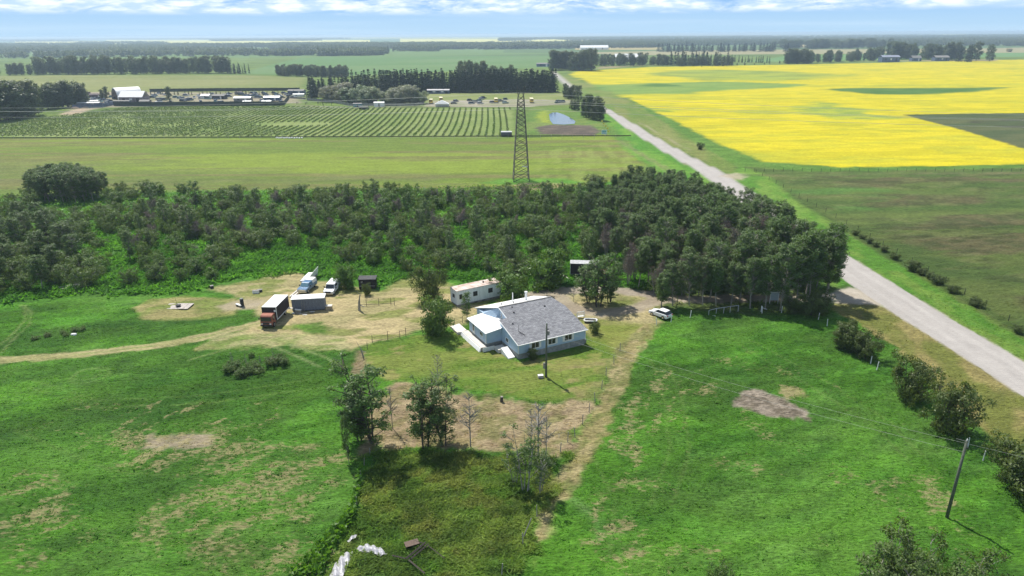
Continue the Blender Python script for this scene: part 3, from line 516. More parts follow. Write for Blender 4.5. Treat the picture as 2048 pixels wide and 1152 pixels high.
def deciduous(key, H, crown_lo, rx, n_cl, cl_r, dens, leaf, seed, lm, bark, top_taper=0.55, stems=1, lean=0.0, twig=True, spreadstem=0.0):
    rg = np.random.default_rng(seed); segs = []; C = []; Rr = []
    for s in range(stems):
        az = rg.random()*6.28; off = np.array([math.cos(az), math.sin(az), 0])*(spreadstem*(0.3+0.7*rg.random()) if stems > 1 else 0)
        top = off*1.6+np.array([rg.normal()*lean, rg.normal()*lean, H*(0.9+0.1*rg.random()) if stems == 1 else H*(0.72+0.25*rg.random())]); base = off*0.35
        midp = (base+top)/2+rg.normal(size=3)*np.array([1, 1, 0])*H*0.015; r0 = 0.012*H/(1 if stems == 1 else 1.5)
        segs += [(base, midp, r0, r0*0.65), (midp, top, r0*0.65, r0*0.2)]
        for i in range(n_cl//stems):
            t = crown_lo+(1-crown_lo)*(i+rg.random())/(n_cl//stems); tt = (t-crown_lo)/(1-crown_lo)
            env = rx*(math.sin(math.pi*min(1, (tt*0.72+0.17)))**top_taper)/(1 if stems == 1 else 1.5); a = rg.random()*6.28; rr = env*math.sqrt(rg.random())
            ax = base*(1-t)+top*t; c = ax+np.array([math.cos(a)*rr, math.sin(a)*rr, rg.normal()*0.1]); C.append(c); Rr.append(cl_r*(0.6+0.7*rg.random()))
            st = ax-np.array([0, 0, rr*0.7]); st[2] = max(st[2], 0.3)
            if rr > 0.3*rx or rg.random() < 0.5: segs.append((st, c+(c-st)*0.35, 0.0045*H, 0.0016*H))
    C = np.array(C); P, v, od = clumps(C, np.array(Rr), dens, rg); P[:, 2] = np.maximum(P[:, 2], 0.1)
    cen = C.mean(0); cen[2] = C[:, 2].min()+0.3*(C[:, 2].max()-C[:, 2].min()); ww = (P-cen); ww /= np.maximum(0.3, np.linalg.norm(ww, axis=1))[:, None]; od = od*0.55+ww*0.75; od /= np.linalg.norm(od, axis=1)[:, None]+1e-6
    PROTO[key] = (crown_mesh('crown', P, leaf, rg, lm, v, od), limb_mesh('trunk', segs, bark, 5), H)
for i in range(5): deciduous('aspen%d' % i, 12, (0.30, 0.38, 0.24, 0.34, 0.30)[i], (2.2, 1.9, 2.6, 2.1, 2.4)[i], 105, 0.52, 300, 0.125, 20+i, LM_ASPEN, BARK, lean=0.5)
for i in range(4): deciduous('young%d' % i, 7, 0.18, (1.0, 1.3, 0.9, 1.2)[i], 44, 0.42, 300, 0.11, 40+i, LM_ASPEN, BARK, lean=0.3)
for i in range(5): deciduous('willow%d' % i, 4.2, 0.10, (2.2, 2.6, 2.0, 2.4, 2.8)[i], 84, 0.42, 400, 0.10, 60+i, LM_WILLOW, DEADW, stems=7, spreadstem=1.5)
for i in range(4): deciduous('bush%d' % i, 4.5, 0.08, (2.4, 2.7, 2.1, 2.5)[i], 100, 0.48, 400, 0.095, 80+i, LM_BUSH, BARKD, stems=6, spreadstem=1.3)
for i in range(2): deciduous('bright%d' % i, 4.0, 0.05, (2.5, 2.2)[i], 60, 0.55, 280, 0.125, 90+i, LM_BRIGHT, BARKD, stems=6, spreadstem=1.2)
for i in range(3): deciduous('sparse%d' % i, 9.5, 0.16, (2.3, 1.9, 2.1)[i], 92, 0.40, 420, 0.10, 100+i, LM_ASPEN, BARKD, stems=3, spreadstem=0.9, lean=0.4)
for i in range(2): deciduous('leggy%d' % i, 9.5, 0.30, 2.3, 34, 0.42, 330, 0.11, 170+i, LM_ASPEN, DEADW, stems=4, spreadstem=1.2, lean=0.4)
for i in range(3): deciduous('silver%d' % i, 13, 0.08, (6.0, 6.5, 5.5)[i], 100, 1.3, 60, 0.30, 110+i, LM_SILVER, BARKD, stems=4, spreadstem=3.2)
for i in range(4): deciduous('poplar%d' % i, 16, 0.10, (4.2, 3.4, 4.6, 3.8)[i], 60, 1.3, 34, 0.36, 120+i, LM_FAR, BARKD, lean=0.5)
def spruce(key, H, R0, seed, tiers=14, per=58, leaf=0.46):
    rg = np.random.default_rng(seed); P = []
    for t in range(tiers):
        z = H*(0.05+0.93*(t+rg.random()*.5)/tiers); rad = R0*(1-z/H)**0.8+0.12
        for k in range(int(per*(0.35+0.65*(1-z/H)))+4):
            a = rg.random()*6.28; q = math.sqrt(rg.random()); P.append((math.cos(a)*rad*q*(0.8+.4*rg.random()), math.sin(a)*rad*q*(0.8+.4*rg.random()), z-q*rad*0.35+rg.normal()*0.12))
    P = np.array(P); PROTO[key] = (crown_mesh('crown', P, leaf, rg, LM_SPRUCE), limb_mesh('trunk', [((0, 0, 0), (0, 0, H*0.97), 0.014*H, 0.01)], BARKD, 5), H)
for i in range(3): spruce('spruce%d' % i, 17, (2.6, 2.2, 3.0)[i], 130+i)
def bare(key, H, R0, seed, dens=1.0, leaves=0):
    rg = np.random.default_rng(seed); segs = []; P = []
    nst = 1 if key.startswith('snag') else 5
    for s in range(nst):
        a0 = rg.random()*6.28; top = np.array([math.cos(a0)*R0*0.6*(nst > 1), math.sin(a0)*R0*0.6*(nst > 1), H*(0.75+.25*rg.random())]); base = top*np.array([0.2, 0.2, 0])
        segs.append((base, top, 0.015*H, 0.004*H))
        for i in range(int(16*dens)+5):
            t = 0.3+0.68*rg.random(); p = base*(1-t)+top*t; a = rg.random()*6.28; l = R0*(1.15-t)*(0.6+0.6*rg.random()); e = p+np.array([math.cos(a)*l, math.sin(a)*l, l*(0.4+0.5*rg.random())]); segs.append((p, e, 0.008*H, 0.003*H))
            for j in range(4):
                u = 0.3+0.7*rg.random(); q = p*(1-u)+e*u; d = rg.normal(size=3)*l*0.28; d[2] = abs(d[2]); segs.append((q, q+d, 0.0036*H, 0.0018*H)); P += [q+d*0.5, q+d]
    P = np.array(P); P = np.concatenate([P+rg.normal(size=P.shape)*0.18 for _ in range(3)]) if leaves else P[:2]
    PROTO[key] = (crown_mesh('crown', P, 0.07, rg, LM_DEAD), limb_mesh('trunk', segs, DEADW, 3), H)
for i in range(3): bare('dead%d' % i, 5.5, 1.9, 150+i, 1.0, 6)
for i in range(2): bare('snag%d' % i, 7.5, 2.4, 160+i, 1.5, 0)

TREES = []
def plant(name, key, x, y, h, label, cat, group=None, parts=True, wide=1.0, z=None, sub=('trunk', 'crown')):
    cr, tk, H = PROTO[key]; s = h/H
    z = gz(x, y)-0.05 if z is None else z
    r = thing(name, label, cat, (x, y, z), rnd.random()*6.28, group); r.scale = (s*wide, s*wide, s)
    link(sub[0], tk, r); link(sub[1], cr, r); TREES.append((x, y)); return r
def far_tree(name, mesh, H, x, y, h, label, cat, group, wide=1.0, z=0.0):
    o = link(name, mesh); o.location = (x, y, z); s = h/H; o.scale = (s*wide, s*wide, s); o.rotation_euler = (0, 0, rnd.random()*6.28); return tag(o, label, cat, group)
def joined(key, name):                                            # one mesh with trunk and crown, for trees too far to show parts
    cr, tk, H = PROTO[key]; me = bpy.data.meshes.new(name); bm = bmesh.new(); bm.from_mesh(cr); n = len(bm.faces); bm.from_mesh(tk)
    bm.faces.ensure_lookup_table()
    for f in bm.faces[n:]: f.material_index = 1
    bm.to_mesh(me); bm.free(); me.materials.append(cr.materials[0]); me.materials.append(tk.materials[0]); return me, H
FARM = {k: joined(k, k.rstrip('0123456789')+'_tree') for k in ('poplar0', 'poplar1', 'poplar2', 'poplar3', 'spruce0', 'spruce1', 'spruce2', 'silver0', 'silver1', 'silver2', 'bush0', 'bush1', 'willow1')}

def scatter(poly, spacing, nmax, seed, avoid=(), jit=0.5):        # blue-noise points in a world polygon
    rg = np.random.default_rng(seed); P = np.array(poly); x0, y0 = P.min(0); x1, y1 = P.max(0); N = int((x1-x0)*(y1-y0)/(spacing**2)*14)
    q = rg.random((N, 2))*[x1-x0, y1-y0]+[x0, y0]; q = q[sdpoly(poly, q[:, 0], q[:, 1]) < 0]
    for a in avoid:
        if len(q): q = q[sdpoly(a, q[:, 0], q[:, 1]) > 0]
    keep = []; cell = {}
    for x, y in q:
        sp = spacing*(0.75+jit*rg.random()); i, j = int(x//spacing), int(y//spacing); ok = True
        for a in range(i-2, i+3):
            for b in range(j-2, j+3):
                for (u, v) in cell.get((a, b), ()):
                    if (u-x)**2+(v-y)**2 < sp*sp: ok = False; break
                if not ok: break
            if not ok: break
        if ok: cell.setdefault((i, j), []).append((x, y)); keep.append((x, y))
        if len(keep) >= nmax: break
    return keep

# ---------------------------------------------------------------- thicket: willow shrubs, young aspens, dead shrubs
BRUSH = G((-120, 600), (0, 598), (150, 585), (320, 578), (395, 572), (470, 545), (500, 520), (600, 505), (690, 520), (760, 550), (830, 545), (930, 535), (1000, 550), (1080, 560), (1140, 520), (1210, 560), (1230, 480), (1180, 440), (1155, 395), (700, 388), (480, 390), (300, 386), (60, 402), (-120, 420))
GAPS = [G((180, 575), (190, 500), (250, 480), (300, 520), (245, 580)), G((490, 560), (500, 500), (690, 500), (680, 555), (560, 545)), G((1150, 380), (1190, 380), (1225, 420), (1215, 460), (1170, 440)), G((215, 425), (240, 400), (500, 378), (700, 378), (700, 388), (480, 394), (300, 415)), G((60, 425), (70, 395), (220, 395), (230, 425), (150, 432)),
        G((880, 490), (900, 455), (950, 455), (960, 500)), G((1120, 560), (1110, 525), (1180, 520), (1220, 560))]
pts = scatter(BRUSH, 5.6, 330, 1, GAPS)
lab = {0: 'rounded grey-green willow shrub in the thicket behind the farmyard, one of many alike'}
for i, (x, y) in enumerate(pts):
    px, py = proj((x, y, 0))
    if px < 520: l, gname = 'rounded willow shrub in the western thicket behind the pasture', 'willow shrubs in the west of the thicket'
    elif px < 850: l, gname = 'rounded grey-green willow shrub in the thicket behind the parked pickup', 'willow shrubs behind the parked vehicles'
    else: l, gname = 'rounded grey-green willow shrub in the thicket behind the house', 'willow shrubs behind the house'
    bnd = 'front' if y < 150 else ('middle' if y < 182 else 'back'); l = l.replace(' thicket ', ' thicket, %s, ' % {'front': 'in its front rows', 'middle': 'in its middle', 'back': 'at its far edge'}[bnd]); gname += ', ' + bnd
    h = 2.6+2.9*rnd.random()
    if rnd.random() < 0.13: plant('bush', 'bright%d' % rnd.randrange(2), x, y, h*0.8, l.replace('rounded grey-green willow shrub', 'bright leafy bush').replace('rounded willow shrub', 'bright leafy bush'), 'bush', gname.replace('willow shrubs', 'bright bushes'), wide=1.1)
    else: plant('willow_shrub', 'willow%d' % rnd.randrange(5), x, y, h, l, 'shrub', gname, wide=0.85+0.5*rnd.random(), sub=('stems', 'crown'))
for i, (x, y) in enumerate(scatter(G((230, 540), (330, 480), (620, 470), (740, 500), (820, 540), (980, 545), (1140, 560), (1230, 520), (1150, 400), (700, 410), (300, 420)), 10.5, 60, 2, [GAPS[1], GAPS[2]])):
    plant('young_aspen_tree', 'young%d' % rnd.randrange(4), x, y, 5.5+3.5*rnd.random(), 'slim young aspen with thin dark trunk rising out of the willow thicket', 'tree', 'young aspens in the thicket', wide=0.9+0.4*rnd.random())
for i, (x, y) in enumerate(scatter(G((230, 520), (330, 500), (520, 500), (620, 470), (740, 480), (980, 480), (1140, 470), (1150, 400), (700, 400), (300, 420)), 9.5, 46, 3, [GAPS[1], GAPS[2]])):
    plant('dead_shrub', 'dead%d' % rnd.randrange(3), x, y, 3.6+2.0*rnd.random(), 'grey leafless shrub of fine dry twigs standing in the willow thicket', 'shrub', 'dead shrubs in the thicket', sub=('stems', 'twigs'))

# aspens of the shelterbelt beside the road
BELT = [(24, 206), (31, 214), (40, 224), (50, 224), (56, 208), (61, 182), (64, 150), (62, 128), (58.5, 121), (50, 119), (36, 119.5), (29, 120.5), (24, 130), (21, 150), (20, 175)]
DRIVE = G((1100, 612), (1110, 575), (1300, 582), (1420, 590), (1560, 590), (1700, 585), (1700, 606), (1540, 606), (1300, 608), (1262, 626), (1200, 636))
ASP = []
for i, (x, y) in enumerate(scatter(BELT, 3.9, 282, 4, [DRIVE, [(30, 119), (50, 117.5), (50, 121), (30, 122.5)]])):
    hh = 8.5+5.0*rnd.random()
    if x < 30: hh *= 0.8
    hh *= float(np.interp(y, [125, 150, 180, 215], [1.05, 1.0, 0.86, 0.66]))
    if y < 128: l, gname = 'leafy aspen just behind the front row of the shelterbelt, between driveway and pasture', 'aspens just behind the front row'
    elif y < 145: l, gname = 'leafy aspen at the south end of the roadside shelterbelt, by the driveway', 'aspens at the driveway end of the shelterbelt'
    elif y < 165: l, gname = 'leafy aspen in the near middle of the dense shelterbelt, level with the dark trailer', 'aspens in the near middle of the shelterbelt'
    elif y < 188: l, gname = 'leafy aspen in the middle of the dense shelterbelt beside the gravel road', 'aspens in the middle of the shelterbelt'
    elif y < 210: l, gname = 'leafy aspen in the far middle of the shelterbelt, where it widens west of the road', 'aspens in the far middle of the shelterbelt'
    else: l, gname = 'leafy aspen at the far end of the shelterbelt, next to the hay field', 'aspens at the far end of the shelterbelt'
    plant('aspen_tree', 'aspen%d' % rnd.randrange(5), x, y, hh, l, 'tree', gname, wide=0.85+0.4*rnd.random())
ORD = ('first', 'second', 'third', 'fourth', 'fifth', 'sixth', 'seventh', 'eighth', 'ninth', 'tenth', 'eleventh', 'twelfth', 'thirteenth', 'fourteenth', 'fifteenth', 'sixteenth', 'last')
for oi_, (px, py, tp) in enumerate(sorted(((1345, 612, 520), (1378, 612, 500), (1405, 610, 505), (1432, 612, 510), (1462, 612, 515), (1500, 618, 505), (1530, 620, 500), (1560, 622, 480), (1592, 620, 470), (1618, 618, 455), (1648, 605, 450), (1655, 590, 440), (1480, 600, 480), (1420, 596, 480), (1322, 612, 545), (1570, 605, 460), (1610, 600, 450)))):
    x, y = g(px, py); plant('aspen_tree', 'aspen%d' % rnd.randrange(5), x, y, hgt(px, py, tp), 'tall front-row aspen of the shelterbelt, the %s counting right from the white car' % ORD[oi_], 'tree', 'front row aspens along the white-posted fence', wide=1.0)
for px, py, h in ((1365, 590, 9), (1420, 575, 10), (1470, 560, 11), (1340, 560, 9), (1290, 530, 9), (1400, 540, 11), (1500, 530, 12), (1275, 430, 8), (1320, 450, 9), (1400, 590, 9), (1490, 585, 10), (1520, 560, 11), (1450, 530, 11), (1380, 500, 10), (1300, 500, 9), (1250, 480, 9), (1240, 430, 8), (1560, 540, 12), (1410, 470, 11), (1310, 590, 7), (1255, 570, 8), (1270, 560, 9), (1440, 560, 8), (1350, 540, 9), (1212, 520, 8)):
    x, y = g(px, py); plant('bare_tree', 'dead%d' % rnd.randrange(3), x, y, h, 'grey half-dead tree of bare branches at the inner edge of the shelterbelt', 'tree', 'half-dead trees at the shelterbelt edge', wide=0.7)
for px, py, tp, k, w in ((1195, 385, 345, 0, 1.3), (1235, 376, 350, 2, 1.0), (1260, 384, 336, 1, 1.0), (1625, 632, 575, 3, 1.0), (1585, 628, 590, 1, 0.9)):
    x, y = g(px, py); plant('bush', 'bush%d' % k, x, y, hgt(px, py, tp), {1195: 'big round dark green bush at the field end of the shelterbelt', 1235: 'smaller dark bush right of the big round one by the hay field', 1260: 'tall dark bush where the shelterbelt meets the hay field', 1625: 'dark dense bush at the corner of the pasture, by the driveway mouth', 1585: 'low dark bush left of the corner bush by the driveway mouth'}[px], 'bush', wide=w)

# west side trees and the grove at the edge of the hay field
for i, (x, y) in enumerate(scatter(G((-100, 595), (-60, 470), (60, 450), (150, 480), (160, 580), (60, 590)), 5.2, 26, 6)):
    plant('aspen_tree', 'aspen%d' % rnd.randrange(5), x, y, 6.5+3*rnd.random(), 'leafy aspen in the clump at the west end of the thicket, above the mown pasture', 'tree', 'aspens at the west end of the thicket', wide=1.3)
for i, (x, y) in enumerate(scatter(G((58, 400), (62, 388), (110, 382), (170, 382), (212, 390), (205, 403), (130, 408)), 2.9, 60, 8)):
    px, py = proj((x, y, 0)); c = 1-abs(px-135)/95.0
    plant('aspen_tree', 'aspen%d' % rnd.randrange(5), x, y, 6.5+3.5*max(0, c)**0.6+rnd.random()*0.5, 'aspen in the dark oval grove at the edge of the hay field', 'tree', 'aspens of the oval grove', wide=1.25)
EXPL = [ # name, proto, base px, base py, top py, wide, label, category
 ('poplar_tree', 'sparse0', 748, 884, 712, 1.3, 'dark leafy poplar at the southwest corner of the cleared ground, leftmost large one', 'tree'),
 ('poplar_tree', 'sparse1', 722, 880, 760, 1.4, 'shorter bushy poplar leaning left against the leftmost large poplar', 'tree'),
 ('poplar_tree', 'sparse2', 850, 893, 752, 1.25, 'upright narrow poplar below the lawn, left of a close pair', 'tree'),
 ('poplar_tree', 'sparse0', 888, 893, 766, 1.3, 'broad poplar below the lawn, right of a close pair', 'tree'),
 ('poplar_tree', 'leggy0', 1050, 982, 842, 1.05, 'scraggly thin poplar with half its leaves gone, beside the straw strip', 'tree'),
 ('poplar_tree', 'leggy1', 1078, 985, 895, 1.2, 'short sparse side poplar at the right foot of the scraggly one', 'tree'),
 ('poplar_tree', 'leggy1', 1030, 965, 880, 1.1, 'low leafy side tree hugging the scraggly thin poplar', 'tree'),
 ('bare_tree', 'snag0', 1076, 912, 800, 1.1, 'leafless forked tree on the brown cleared ground above the scraggly poplar', 'tree'),
 ('bare_tree', 'snag1', 1092, 912, 830, 0.9, 'thin leafless tree right beside the forked bare one', 'tree'),
 ('bare_tree', 'snag1', 1062, 905, 815, 0.6, 'thinnest leafless stem left of the forked bare tree', 'tree'),
 ('bare_tree', 'snag0', 941, 895, 778, 0.8, 'thin bare tree on the cleared ground right of the poplar pair', 'tree'),
 ('bare_tree', 'snag1', 878, 800, 706, 0.7, 'bare upright snag at the lower edge of the lawn', 'tree'),
 ('sapling', 'young0', 698, 926, 825, 0.45, 'thin leaning sapling at the edge of the near west pasture', 'tree'),
 ('bare_tree', 'snag0', 785, 858, 770, 0.7, 'spindly bare tree between the leftmost poplar and the pair', 'tree'),
 ('yard_tree', 'bright1', 874, 665, 580, 0.72, 'dense green tree at the garden fence casting a round shadow on the lawn', 'tree'),
 ('yard_tree', 'bush2', 862, 602, 520, 0.74, 'large dark green tree behind the fence tree, left of the white trailer', 'tree'),
 ('yard_tree', 'young2', 934, 640, 584, 1.1, 'small slim tree against the front wall of the white trailer', 'tree'),
 ('bush', 'bright0', 1024, 598, 533, 1.0, 'bright green bush at the east end of the white trailer', 'bush'),
 ('bush', 'bright1', 1086, 574, 496, 1.0, 'big round bright bush over the old dark car behind the drive', 'bush'),
 ('yard_tree', 'sparse2', 1196, 612, 506, 1.55, 'broad many-stemmed tree on the island inside the driveway loop', 'tree'),
 ('yard_tree', 'sparse0', 1178, 606, 535, 1.4, 'smaller leafy tree at the left of the driveway island clump', 'tree'),
 ('yard_tree', 'sparse1', 1218, 604, 520, 1.4, 'leafy tree at the right of the driveway island clump', 'tree'),
 ('sapling', 'snag1', 1147, 603, 573, 1.0, 'tiny sapling at the left end of the driveway island', 'tree'),
 ('bush', 'bright0', 691, 575, 524, 0.75, 'yellow-green bush between the white van and the dark shed', 'bush'),
 ('bush', 'bush1', 735, 590, 562, 0.6, 'small bush growing at the left corner of the dark shed', 'bush'),
 ('bush', 'bush0', 1066, 719, 694, 0.75, 'dark ball-shaped shrub against the front wall of the blue house', 'bush'),
 ('bush', 'bush1', 1190, 668, 643, 0.75, 'dark shrub beside the white planter east of the house', 'bush'),
 ('yard_tree', 'young3', 1323, 614, 545, 1.2, 'small leafy tree directly behind the white car', 'tree'),
 ('bush', 'bush0', 1684, 692, 636, 0.95, 'olive bush at the top of the pasture hedge, by the corner', 'bush'),
 ('bush', 'bush1', 1708, 700, 648, 0.9, 'olive bush second from the top of the pasture hedge', 'bush'),
 ('bush', 'bush2', 1730, 716, 664, 0.95, 'olive bush third from the top of the pasture hedge, before the gap', 'bush'),
 ('bush', 'bush3', 1818, 800, 705, 0.74, 'large round dark green bush, left one of the big hedge pair', 'bush'),
 ('bush', 'bush1', 1903, 868, 757, 0.76, 'large round dark green bush, right one of the big hedge pair', 'bush'),
 ('bush', 'bush2', 2030, 972, 882, 1.0, 'large dark bush cut off by the right edge of the picture', 'bush'),
 ('bush', 'bush3', 2075, 1010, 900, 1.1, 'outermost bush of the pasture hedge, mostly outside the picture', 'bush'),
 ('bush', 'willow2', 1770, 1180, 1075, 0.95, 'pale olive shrub at the bottom edge, leftmost of three', 'bush'),
 ('bush', 'willow3', 1850, 1205, 1098, 0.8, 'pale olive shrub at the bottom edge, middle of three', 'bush'),
 ('bush', 'willow0', 1925, 1215, 1108, 0.9, 'pale grey-green shrub at the bottom edge, rightmost of three', 'bush'),
 ('bush', 'willow1', 1440, 1200, 1135, 0.7, 'shrub top just showing at the bottom edge of the east pasture', 'bush'),
 ('bush', 'bush2', 1400, 299, 283, 0.9, 'lone bush between the gravel road and the yellow field', 'bush'),
 ('bush', 'willow4', 505, 716, 705, 1.0, 'low weedy shrub in the west pasture clump', 'bush')]
for nm, k, bx, by, ty, w, l, c in EXPL:
    x, y = g(bx, by); h = hgt(bx, by, ty)*(1.04 if by > 600 else 1.0); plant(nm, k, x, y, h, l, c, wide=w*(1.0 if 'bush' not in k and 'bright' not in k and 'willow' not in k else 1.0))
for i, (px, py, s) in enumerate(((1740, 487, .8), (1752, 493, .7), (1768, 503, .8), (1790, 518, 1.0), (1828, 542, 1.6), (1845, 550, 1.0), (1875, 568, 1.3), (1905, 585, 1.0), (1945, 610, 1.1), (1955, 614, .9), (2035, 665, .8), (1725, 478, .7), (1858, 558, .9), (1710, 470, .8))):
    x, y = g(px, py); plant('roadside_shrub', 'bush%d' % (i % 4), x, y, 1.5*s+0.3, 'low dark shrub in the fence line along the east meadow', 'bush', 'shrubs along the east meadow fence', wide=1.3)
# weedy clump and weed strip in the near-left pasture
for i, (px, py) in enumerate(((455, 742), (475, 738), (497, 748), (520, 742), (545, 730), (565, 728), (485, 752), (510, 736), (70, 678), (95, 674), (125, 668), (150, 664), (165, 662), (135, 672))):
    x, y = g(px, py); big = px > 300
    plant('weed_clump', 'willow%d' % (i % 5), x, y, 1.5 if big else 0.8, 'dark weeds of the oval patch in the west pasture' if big else 'dark weeds of the thin strip in the far west pasture', 'weeds', 'weeds of the oval patch' if big else 'weeds of the thin strip', wide=1.5)
for i, (px, py, ty) in enumerate(((466, 735, 700), (493, 735, 706), (522, 735, 708), (548, 725, 693))):
    x, y = g(px, py); plant('dry_stalk', 'snag%d' % (i % 2), x, y, hgt(px, py, ty), 'thin dry stalk sticking out of the oval weed patch', 'dry stalk', 'dry stalks in the weed patch', wide=0.5, sub=('stem', 'twigs'))

# ---------------------------------------------------------------- far tree lines, every tree its own object
def tree_line(name, keys, p0, p1, n, h0, h1, label, group, depth=6.0, wide=1.0, cat='tree'):
    a = np.array(g(*p0)); b = np.array(g(*p1))
    for i in range(n):
        t = (i+0.5+rnd.uniform(-.35, .35))/n; q = a*(1-t)+b*t; k = rnd.choice(keys); me, H = FARM[k]
        far_tree(name, me, H, q[0], q[1]+rnd.uniform(0, depth), rnd.uniform(h0, h1), label, cat, group, wide*rnd.uniform(0.85, 1.15))
PO = ('poplar0', 'poplar1', 'poplar2', 'poplar3'); SPR = ('spruce0', 'spruce1', 'spruce2'); SI = ('silver0', 'silver1', 'silver2')
tree_line('spruce_tree', SPR, (760, 186), (1112, 185), 100, 17, 21, 'dark spruce in the front of the tall straight hedge behind the parking ground', 'spruces of the hedge behind the parking ground', 5, 1.25)
tree_line('spruce_tree', SPR, (700, 180), (1108, 179), 46, 17, 20, 'dark spruce in the back row of the tall straight hedge', 'spruces of the back hedge row', 5, 1.3)
tree_line('spruce_tree', SPR, (612, 196), (770, 192), 42, 14, 18, 'dark spruce behind the silver-green willows', 'spruces behind the silver willows', 22, 1.4)
tree_line('spruce_tree', SPR, (617, 192), (640, 194), 5, 14, 16, 'spruce at the left end of the dark hedge, beside the long sheds', 'spruces at the left end of the hedge', 12, 1.2)
for i, (px, py, tp, w) in enumerate(((662, 203, 168, 1.0), (685, 204, 163, 1.1), (710, 206, 166, 1.1), (736, 207, 170, 1.05), (748, 206, 176, .9), (775, 207, 175, 1.0), (797, 208, 168, 1.1), (822, 208, 169, 1.05), (838, 207, 176, .95))):
    x, y = g(px, py); me, H = FARM[SI[i % 3]]; l = 'silver-green rounded willow in the left clump before the dark hedge' if px < 760 else 'silver-green rounded willow in the right clump before the dark hedge'
    far_tree('silver_willow_tree', me, H, x, y, hgt(px, py, tp), l, 'tree', 'silver willows, left clump' if px < 760 else 'silver willows, right clump', w*1.3)
tree_line('poplar_tree', PO, (60, 150), (455, 147), 84, 19, 25, 'tall poplar in the long row behind the fields at left', 'poplars of the long row at left', 25, 0.95)
tree_line('poplar_tree', PO, (-40, 152), (60, 150), 14, 12, 17, 'lower poplar at the west end of the long row', 'lower poplars at the west end of the row', 25, 1.0)
tree_line('poplar_tree', PO, (-10, 245), (60, 232), 11, 20, 24, 'broad leafy tree in the nearer clump left of the storage yard', 'trees of the clump left of the storage yard', 10, 1.3)
tree_line('poplar_tree', PO, (40, 226), (145, 214), 20, 15, 19, 'broad leafy tree in the farther part of the clump left of the storage yard', 'farther trees left of the storage yard', 25, 1.05)
tree_line('spruce_tree', SPR, (455, 148), (498, 147), 9, 10, 16, 'small spruce at the right end of the long poplar row', 'small spruces by the poplar row', 8)
tree_line('aspen_tree', PO, (545, 152), (690, 156), 44, 11, 15, 'grey-green aspen in the grove left of the dark hedge', 'aspens left of the dark hedge', 25, 1.1)
tree_line('poplar_tree', PO, (918, 172), (972, 172), 7, 22, 25, 'tall poplar rising above the dark spruce hedge', 'poplars rising above the hedge', 12, 0.8)
tree_line('poplar_tree', PO, (972, 172), (1025, 172), 7, 17, 21, 'rounded poplar right of the tallest poplars above the hedge', 'lower poplars above the hedge', 12, 0.9)
tree_line('poplar_tree', PO, (1128, 198), (1160, 204), 7, 9, 12, 'leafy tree in the group between the parking ground and the road', 'trees between parking ground and road', 12, 0.9)
tree_line('poplar_tree', PO, (1142, 220), (1158, 222), 4, 6, 8, 'small round tree below the roadside tree group', 'small trees below the roadside group', 5, 1.0)
tree_line('poplar_tree', PO, (1168, 236), (1208, 246), 9, 11, 15, 'dark leafy tree in the clump beside the road above the pond', 'trees of the clump above the pond', 12, 0.8)
tree_line('poplar_tree', PO, (1104, 141), (1188, 142), 22, 22, 30, 'tall dark tree in the grove left of the distant white barn', 'trees of the grove left of the white barn', 40, 1.1)
tree_line('poplar_tree', PO, (1196, 133), (1345, 132), 26, 13, 20, 'tree beside the distant white barn', 'trees around the white barn', 60, 1.2)
tree_line('spruce_tree', SPR, (1345, 132), (1470, 131), 34, 14, 24, 'dark tree in the shelterbelt right of the white barn', 'trees right of the white barn', 40, 1.3)
tree_line('poplar_tree', PO, (1355, 133), (1470, 132), 16, 12, 16, 'leafy tree in front of the dark shelterbelt right of the white barn', 'leafy trees right of the white barn', 20, 1.0)
tree_line('spruce_tree', SPR, (1470, 125), (1545, 126), 14, 8, 13, 'small spruce in the short row beyond the yellow field', 'small spruces beyond the yellow field', 15, 1.1)
tree_line('poplar_tree', PO, (1574, 128), (1632, 128), 16, 18, 24, 'tree of the dense dark clump left of the blue farm buildings', 'trees left of the blue farm buildings', 40, 1.2)
tree_line('poplar_tree', PO, (1636, 126), (1760, 122), 26, 12, 22, 'tree in the belt running to the blue farm buildings', 'trees running to the blue farm buildings', 50, 1.1)
tree_line('poplar_tree', PO, (1775, 118), (1980, 123), 44, 18, 32, 'tall tree behind the blue farm buildings', 'tall trees behind the blue farm buildings', 80, 1.1)
tree_line('spruce_tree', SPR, (1930, 124), (1945, 124), 3, 26, 32, 'pointed dark spruce right of the blue farm buildings', 'spruces right of the blue farm buildings', 20, 1.3)
tree_line('shelterbelt_tree', SPR, (1325, 104), (1580, 103), 70, 14, 24, 'dark tree in the long far shelterbelt beyond the green field', 'trees of the long far shelterbelt', 120, 2.0)
tree_line('poplar_tree', PO, (1590, 99), (1785, 96), 50, 20, 30, 'tree in the far right shelterbelt beyond the green field', 'trees of the far right shelterbelt', 200, 2.0)
tree_line('poplar_tree', PO, (1395, 135), (1600, 126), 12, 2, 5, 'tiny scattered tree along the far edge of the yellow field', 'scattered trees along the yellow field', 10)
tree_line('shelterbelt_tree', SPR, (210, 190), (590, 190), 40, 3, 5, 'small spruce in the low hedge behind the storage yard', 'low hedge behind the storage yard', 4, 1.2)
for px, py, tp, l in ((205, 200, 178, 'dark tree left of the arched hall'), (214, 198, 172, 'taller dark tree right against the arched hall'), (339, 202, 172, 'lone round tree in the middle of the storage yard')):
    x, y = g(px, py); me, H = FARM['poplar1']; far_tree('yard_tree', me, H, x, y, hgt(px, py, tp), l, 'tree', None, 0.9)

